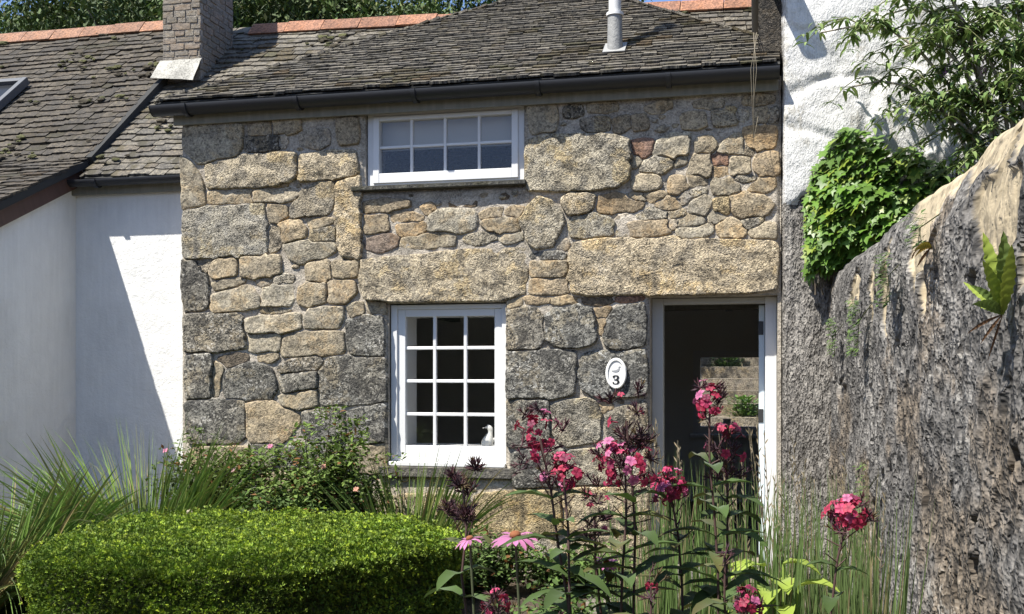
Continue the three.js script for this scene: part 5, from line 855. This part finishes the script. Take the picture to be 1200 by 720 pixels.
phlox('red phlox head glowing inside the doorway, tallest of the group', [-0.125, 1.43, 5.0], { seed: 6, bend: [0.04, 0.05], fl: 12, cx: 30, head: 0.036, tall: 0.045, leaves: 7 });
phlox('dark fading phlox head in the doorway below the red one', [-0.085, 1.3, 4.9], { seed: 7, bend: [0.0, 0.03], fl: 7, cx: 90, head: 0.055, tall: 0.075, leaves: 8, big: 1.1 });
phlox('round crimson phlox head in front of the garden wall, furthest right', [0.21, 1.16, 5.1], { seed: 8, bend: [-0.07, 0.04], fl: 28, cx: 30, head: 0.052, tall: 0.042, leaves: 6, big: 0.8 });
phlox('short red phlox at the bottom edge below the doorway', [-0.02, 0.985, 5.35], { seed: 9, bend: [0.0, 0.0], fl: 9, cx: 20, head: 0.03, tall: 0.03, leaves: 5 });
phlox('dark maroon seeding phlox stalk in front of the left side of the sash window', [-0.79, 1.2, 5.04], { seed: 10, bend: [0.07, 0.05], fl: 0, cx: 200, head: 0.045, tall: 0.12, leaves: 5 });
phlox('spent phlox with small dark buds between the coneflower and the crimson heads', [-0.42, 1.13, 5.0], { seed: 11, bend: [0.04, 0.0], fl: 2, cx: 50, head: 0.045, tall: 0.06, leaves: 7 });
phlox('young green phlox stem with large pale leaves at the bottom of the group', [-0.44, 0.95, 5.55], { seed: 12, bend: [0.02, 0.0], fl: 3, cx: 12, head: 0.03, tall: 0.03, leaves: 8, big: 1.25, col: [0.09, 0.15, 0.035] });
phlox('leafy phlox stem without flowers before the left door post', [-0.24, 1.02, 5.4], { seed: 13, bend: [0.02, 0.0], fl: 1, cx: 10, head: 0.02, tall: 0.03, leaves: 9, big: 1.1, col: [0.06, 0.11, 0.028] });
phlox('low phlox stem with rosy buds below the coneflowers', [-0.63, 0.94, 5.3], { seed: 14, bend: [0.0, 0.02], fl: 4, cx: 40, head: 0.04, tall: 0.03, leaves: 7, big: 1.1, col: [0.08, 0.14, 0.035] });
phlox('leafy phlox stem below the dark fading head in the doorway', [-0.07, 1.06, 5.2], { seed: 15, bend: [0.0, 0.0], fl: 0, cx: 8, head: 0.02, tall: 0.02, leaves: 9, big: 1.1, col: [0.06, 0.1, 0.026] });

// ----- coneflowers -----
function coneflower(label, [hx, hy, hz], seed, face, s = 1) {
  const o = thing('coneflower', label, 'flower', [hx + 0.02, 0, hz], 'coneflowers in the flower border'), r = rng(seed), sg = new GB(); sg.tube([V(0, 0, 0), V(0.01, hy * 0.5, 0), V(-0.02, hy, 0)], 0.004, 0.0035, [0.05, 0.06, 0.025], 6); sg.build('stem', STEM, o);
  const hd = group('flower_head', o); hd.position.set(-0.02, hy, 0); hd.rotation.set(face[0], 0, face[1]); hd.scale.setScalar(s);
  const cg = new THREE.SphereGeometry(0.0145, 16, 12), p = cg.attributes.position; cg.scale(1, 0.72, 1); for (let i = 0; i < p.count; i++) { const f = 1 + 0.14 * pn(p.getX(i) * 420, p.getY(i) * 420, p.getZ(i) * 420); p.setXYZ(i, p.getX(i) * f, p.getY(i) * f, p.getZ(i) * f); } cg.computeVertexNormals(); cg.translate(0, 0.004, 0); mesh('cone', cg, std({ color: new THREE.Color(0.2, 0.07, 0.025) }), hd);
  for (let k = 0; k < 15; k++) { const a = (k / 15) * 6.283 + 0.1 * r(), g = new GB(); g.leaf(V(Math.cos(a) * 0.012, 0, Math.sin(a) * 0.012), V(Math.cos(a), 0.25 * r() - 0.05, Math.sin(a)), V(0.2 * (r() - 0.5), 1, 0.2 * (r() - 0.5)), 0.042 + 0.018 * r(), 0.013 + 0.005 * r(), 0.2 + 0.8 * r(), jitter([0.45, 0.15, 0.31], r, 0.7), { seg: 4, fold: 0.2, peak: 0.6 }); g.build('petal', PETAL, hd); }
  for (let k = 0; k < 4; k++) { const g = new GB(), a = r() * 6.28; g.leaf(V(0, 0, 0), V(Math.cos(a), 0.6, Math.sin(a)), V(0, 1, 0), 0.12, 0.03, 0.8, jitter([0.06, 0.11, 0.03], r), { seg: 5 }); const m = g.build('leaf', LEAF, o); m.position.set(0, hy * (0.3 + 0.15 * k), 0); }
}
coneflower('pink coneflower with an orange-brown cone, the more open one', [-0.61, 1.085, 5.15], 651, [0.25, 0.05]);
coneflower('pink coneflower half hidden behind the dark maroon stalk', [-0.745, 1.065, 5.1], 652, [0.1, 0.25], 0.7);
coneflower('small pink coneflower low among the phlox stems', [-0.395, 1.0, 5.0], 653, [0.3, -0.1], 0.6);

// ----- reeds, lime leaves -----
function reeds(label, x, z, n, h, sx, sz, seed, col) {
  const o = thing('reed_grass', label, 'grass', [x, 0, z]), r = rng(seed), gb = new GB(); for (let k = 0; k < n; k++) { const bx = (r() - 0.5) * sx, bz = (r() - 0.5) * sz, hh = h * (0.6 + 0.5 * r()), c = r() < 0.12 ? [0.28, 0.24, 0.12] : jitter(col, r, 0.6); gb.leaf(V(bx, 0, bz), V((r() - 0.5) * 0.25, 1, (r() - 0.5) * 0.25), V(r() - 0.5, 0, 1), hh, 0.006 + 0.005 * r(), 0.12 * r(), c, { seg: 5, fold: 0.5, peak: 0.3 }); }
  gb.build('blades', BLADE, o);
  const sd = new GB(); for (let k = 0; k < n / 26; k++) { const bx = (r() - 0.5) * sx, bz = (r() - 0.5) * sz, hh = h * (0.95 + 0.25 * r()), path = [V(bx, 0, bz), V(bx + 0.02, hh * 0.6, bz), V(bx + (r() - 0.5) * 0.14, hh, bz)]; sd.tube(path, 0.002, 0.001, [0.2, 0.17, 0.1], 4); for (let q = 0; q < 14; q++) { const t = path[1].clone().lerp(path[2], 0.35 + 0.65 * (q / 14)); sd.leaf(t, V(r() - 0.5, 0.8, r() - 0.5), V(0, 0, 1), 0.025, 0.005, 0.2, [0.25, 0.2, 0.12], { seg: 2 }); } } sd.build('seed_heads', BLADE, o);
}
reeds('upright grey-green reed grass filling the lower part of the doorway', -0.17, 4.25, 600, 1.15, 0.5, 0.45, 661, [0.12, 0.19, 0.05]);
reeds('tall thin reed grass against the base of the garden wall', 0.27, 3.9, 420, 1.08, 0.34, 0.7, 662, [0.12, 0.18, 0.055]);
{
  const o = thing('lime_leaf_plant', 'broad lime-green leaves below the right side of the doorway', 'plant', [0.05, 0, 4.35]), r = rng(671), sg = new GB();
  for (let k = 0; k < 20; k++) { const a = r() * 6.28, q = 0.02 + 0.07 * r(), hh = 0.5 + 0.42 * r(), e = V(Math.cos(a) * q, hh, Math.sin(a) * q); sg.tube([V(Math.cos(a) * 0.03, 0, Math.sin(a) * 0.03), e], 0.005, 0.004, [0.2, 0.28, 0.05], 5); const g = new GB(); g.leaf(V(0, 0, 0), V(Math.cos(a), 0.35 + 0.4 * r(), Math.sin(a)), V(0, 1, 0), 0.12 + 0.04 * r(), 0.065 + 0.02 * r(), 1.2, jitter([0.25, 0.33, 0.045], r, 0.5), { seg: 6, fold: 0.35, peak: 0.36, wave: 0.1 }); const m = g.build('leaf', LEAF, o); m.position.copy(e); }
  sg.build('stems', STEM, o);
}

// ---------- climbers on the right ----------
{ // ivy
  const o = thing('ivy', 'mound of glossy bright green ivy over the far end of the garden wall', 'ivy', [0.5, 1.7, 0.9]), r = rng(681);
  const shape = [[0, 0], [0.16, -0.06], [0.5, 0.1], [0.3, 0.32], [0.42, 0.62], [0.16, 0.6], [0, 1.0], [-0.16, 0.6], [-0.42, 0.62], [-0.3, 0.32], [-0.5, 0.1], [-0.16, -0.06]];
  const geos = [0, 1, 2, 3, 4, 5].map((k) => { const g = new GB(), b = [0.7, 0.85, 1, 1.15, 1.3, 1.0][k], c = [0.085 * b + (k === 4 ? 0.05 : 0), 0.17 * b, 0.02 * b], ctr = g.v(0, 0.35, 0.02, [c[0] * 1.2, c[1] * 1.15, c[2] * 1.2]), ids = shape.map(([x, y]) => g.v(x, y, 0.12 * Math.abs(x) - 0.1 * (y - 0.4) ** 2, c)); for (let i = 0; i < ids.length; i++) g.tri(ctr, ids[i], ids[(i + 1) % ids.length]); return g.geo(); });
  const IV = leafMat({ roughness: 0.42, transmission: 0.16 }), spots = [];
  const topY = (x) => { const K = [[0.28, 2.75], [0.36, 3.05], [0.54, 3.14], [0.78, 3.08], [1.05, 2.94], [1.35, 2.8], [1.7, 2.6]]; for (let i = 0; i < K.length - 1; i++) if (x <= K[i + 1][0]) return lerp(K[i][1], K[i + 1][1], (x - K[i][0]) / (K[i + 1][0] - K[i][0])); return 2.5; };
  for (let k = 0; k < 1900; k++) {
    const x = lerp(0.29, 1.6, Math.pow(r(), 1.25)), T = topY(x) + 0.2 * fbm(x * 7, 2, 4, 3) + 0.06 * (r() - 0.5), B = 2.24 - 0.12 * sm(0.5, 1.0, x) + 0.22 * fbm(x * 7, 8, 2, 2), side = r(), y = lerp(B, T, side), deep = 0.2 * Math.sin(Math.PI * clamp(side * 0.8 + 0.16)) * (0.4 + 0.6 * sm(0.25, 0.5, x)) + 0.12 * fbm(x * 5, y * 5, 3, 3);
    const p = V(x - 0.44, y - 1.68, 0.2 + deep - 0.9 - 0.1 * r()), n = V(-0.55 + 0.3 * (x - 0.5), 0.45 + side * 0.5, 0.8).add(V(r() - 0.5, r() - 0.5, r() - 0.5).multiplyScalar(1.0)).normalize(); spots.push([p, n, 0.058 + 0.055 * r() * (1.15 - 0.4 * clamp(x - 0.5)), Math.floor(r() * 6), r() * 0.9 - 0.45]);
  }
  spots.sort((a, b) => b[2] - a[2]); const rest = [], q = new THREE.Quaternion(), m4 = new THREE.Matrix4();
  spots.forEach(([p, n, s, gi, spin], i) => { const zed = n, y = V(0, -1, 0).addScaledVector(n, n.y).normalize().applyAxisAngle(n, spin), x = V(0, 0, 0).crossVectors(y, zed); m4.makeBasis(x, y, zed).scale(V(s, s, s)).setPosition(p); if (i < 300) { const m = mesh('leaf', geos[gi], IV, o); m4.decompose(m.position, m.quaternion, m.scale); } else rest.push(geos[gi].clone().applyMatrix4(m4)); });
  mesh('small_leaves', merge(rest), IV, o).userData.kind = 'stuff';
  const vn = new GB(); for (let k = 0; k < 30; k++) { const x = lerp(0.35, 1.4, r()), path = []; for (let i = 0; i <= 5; i++) path.push(V(x - 0.5 + 0.05 * (r() - 0.5), 0.35 + 0.17 * i, -0.68 + 0.04 * r())); vn.tube(path, 0.006, 0.003, [0.07, 0.055, 0.035], 4); } vn.build('vines', STEM, o);
}
{ // buddleia: arching branches from behind the wall, across the white house
  const o = thing('butterfly_bush', 'arching butterfly bush with purple flowers in front of the whitewashed wall', 'shrub', [1.62, 0, 0.7]), r = rng(691), st = new GB(), spots = [], ends = [];
  const targets = [[-1.22, 4.1, -0.1], [-1.05, 3.7, -0.1], [-0.8, 4.2, -0.1], [-0.65, 3.45, 0], [-0.45, 4.0, 0.05], [-0.35, 3.5, 0.1], [-0.1, 4.3, 0], [0.05, 3.6, 0.1], [0.2, 3.2, 0.2], [0.3, 4.0, 0.1], [-0.95, 4.5, 0], [-0.5, 4.6, 0.1], [-0.3, 3.05, 0.1], [0.15, 4.6, 0.1], [-0.2, 3.8, 0.2], [-0.75, 3.9, 0.1], [0.0, 2.9, 0.2]];
  for (const [x, y, z] of targets) {
    const path = []; for (let k = 0; k <= 10; k++) { const t = k / 10; path.push(V(x * t * t + 0.06 * fbm(k * 0.5, x * 3), y * (1 - (1 - t) * (1 - t)) * (1 - 0.03 * t * t * 3), z * t + 0.06 * fbm(k * 0.5, y * 3))); }
    st.tube(path, 0.022, 0.005, [0.3, 0.26, 0.2], 6); ends.push(path[10]);
    for (let b = 0; b < 20; b++) { const s0 = path[4 + Math.floor(r() * 6)], a = r() * 6.28, p2 = [s0]; for (let k = 1; k <= 4; k++) p2.push(V(s0.x + Math.cos(a) * 0.09 * k, s0.y + 0.05 * k - 0.018 * k * k + 0.03 * r(), s0.z + Math.sin(a) * 0.075 * k)); st.tube(p2, 0.006, 0.002, [0.16, 0.17, 0.07], 4); for (let k = 0; k <= 4; k++) for (let q = 0; q < 4; q++) spots.push(p2[k].clone().add(V((r() - 0.5) * 0.04, (r() - 0.5) * 0.04, (r() - 0.5) * 0.04))); ends.push(p2[4]); }
    for (let k = 4; k <= 10; k++) for (let q = 0; q < 3; q++) spots.push(path[k].clone());
  }
  st.build('branches', STEM, o);
  const rest = new GB(), list = spots.map((p) => ({ p, a: r() * 6.28, l: 0.065 + 0.055 * r(), c: jitter(r() < 0.5 ? [0.19, 0.26, 0.08] : [0.11, 0.18, 0.045], r, 0.5), d: 0.8 + 0.8 * r() })); list.sort((a, b) => b.l - a.l);
  list.forEach((s, i) => { const gb = i < 300 ? new GB() : rest, at = i < 300 ? V(0, 0, 0) : s.p; gb.leaf(at, V(Math.cos(s.a), 0.15, Math.sin(s.a)), V(0, 1, 0), s.l, s.l * 0.24, s.d, s.c, { seg: 4, fold: 0.25, peak: 0.4 }); if (i < 300) gb.build('leaf', LEAF, o).position.copy(s.p); });
  rest.build('small_leaves', LEAF, o).userData.kind = 'stuff';
  for (const [x, y, z] of [[-0.5, 3.36, 0.1], [-0.28, 3.34, 0.15], [-0.42, 3.62, 0.1]]) { const g = new GB(); for (let k = 0; k < 120; k++) { const t = r(), a = r() * 6.28, R = 0.03 * (1 - t * 0.75); g.leaf(V(Math.cos(a) * R * 0.4, -0.02 + 0.13 * t, Math.sin(a) * R * 0.4), V(Math.cos(a), 0.3, Math.sin(a)), V(0, 1, 0), R * 0.8, 0.012, 0.2, jitter([0.3, 0.14, 0.42], r, 0.5), { seg: 1 }); } const m = g.build('flower_spike', PETAL, o); m.position.set(x, y, z); m.rotation.z = 0.5 + x * 2; }
}
{
  const o = thing('dried_stem', 'thin dried stem trailing over the gutter at the right end of the eaves', 'stem', [-0.03, 3.98, -0.1]), gb = new GB(), r = rng(695);
  for (let k = 0; k < 3; k++) gb.tube([V(0.02 * k, 0.02, -0.05), V(0.01 * k, -0.1, 0.2), V(0.02 - 0.02 * k, -0.35, 0.335), V(0.0, -0.6 - 0.12 * k, 0.32 + 0.01 * r()), V(0.015 * k, -0.85 + 0.1 * k, 0.2)], 0.0025, 0.0015, [0.2, 0.17, 0.12], 4); gb.build('stem', STEM, o);
}
// ----- ferns and weeds rooted in the wall -----
function fern(label, p, fr, seed, col) { // each frond: midrib with a wavy undivided blade
  const o = thing('wall_fern', label, 'fern', p), r = rng(seed); o.scale.setScalar(0.85);
  for (const [dx, dy, dz, len, wid, c, droop] of fr) { const g = new GB(); g.leaf(V(0, 0, 0), V(dx, dy, dz), V(0.3, 0, 1), len, wid, droop, jitter(c ?? col, r, 0.2), { seg: 22, fold: 0.4, peak: 0.5, wave: 0.28 }); g.build('frond', LEAF, o); }
}
const FG = [0.24, 0.31, 0.05], FD = [0.1, 0.15, 0.035], DEAD = [0.13, 0.07, 0.035];
fern('green strap fern with upright fronds growing from the garden wall at the right edge', [0.63, 1.66, 4.79], [[-0.18, 1, -0.12, 0.27, 0.05, FG, 0.1], [0.0, 1, 0.05, 0.26, 0.055, FD, 0.1], [-0.5, 0.6, -0.4, 0.17, 0.025, FG, 0.1], [-0.3, 0.9, 0.35, 0.2, 0.04, FG, 0.5], [-0.45, 0.8, 0.1, 0.14, 0.03, FD, 0.9], [-0.5, 0.5, 0.5, 0.16, 0.035, FD, 0.9], [0.0, 1, 0.5, 0.24, 0.045, FG, 0.3], [-0.4, 0.35, -0.2, 0.09, 0.03, FG, 0.5], [-0.6, -0.2, -0.5, 0.13, 0.01, DEAD, 0.4], [-0.3, -0.9, 0.0, 0.15, 0.008, DEAD, 0.2], [-0.5, -0.5, 0.2, 0.12, 0.01, DEAD, 0.4]], 701, FG);
fern('small withered brown and yellow fern hanging on the garden wall', [0.6, 1.955, 3.8], [[-0.5, 0.6, 0.2, 0.09, 0.03, DEAD, 2.2], [-0.5, 0.3, 0.5, 0.12, 0.03, [0.33, 0.27, 0.04], 1.2], [-0.6, 0.5, -0.3, 0.11, 0.03, DEAD, 2.6], [-0.4, -0.4, -0.1, 0.1, 0.012, DEAD, 0.6], [-0.5, 0.1, 0.3, 0.1, 0.02, [0.25, 0.17, 0.04], 1.4]], 702, FG);
{
  const r = rng(711); for (const [y, z, h, n, lab] of [[1.98, 3.0, 0.22, 130, 'strip of tiny green weeds on the bare tan patch of the garden wall'], [1.86, 2.0, 0.3, 170, 'tiny weeds trailing down the garden wall near the far tan patches'], [1.82, 0.95, 0.24, 110, 'sparse weeds on the garden wall just below the ivy'], [2.05, 3.72, 0.12, 60, 'tuft of green weeds on the wall top above the withered fern'], [1.02, 2.3, 0.35, 90, 'thin green weeds low on the garden wall behind the reeds']]) {
    const o = thing('wall_weed', lab, 'weed', [gwX(z), y + 0.04, z], 'weeds rooted in the garden wall'), gb = new GB(); for (let k = 0; k < n; k++) { const dz = (r() - 0.5) * 0.22, dy = -h * r(); gb.leaf(V(-0.06 - 0.05 * r(), dy, dz * (1 + dy)), V(-0.7, r() - 0.4, r() - 0.5), V(0, 1, 0.2), 0.022 + 0.015 * r(), 0.017, 0.6, jitter([0.09, 0.15, 0.035], r, 0.6), { seg: 2 }); }
    for (let k = 0; k < 4; k++) gb.tube([V(0.03, 0.02, (r() - 0.5) * 0.1), V(-0.07, -h * 0.4, (r() - 0.5) * 0.16), V(-0.08, -h, (r() - 0.5) * 0.18)], 0.002, 0.0012, [0.08, 0.09, 0.03], 3); gb.build('foliage', LEAF, o);
  }
}

scene.traverse((o) => { if (o.isMesh) o.castShadow = o.receiveShadow = true; });
renderer.render(scene, camera);
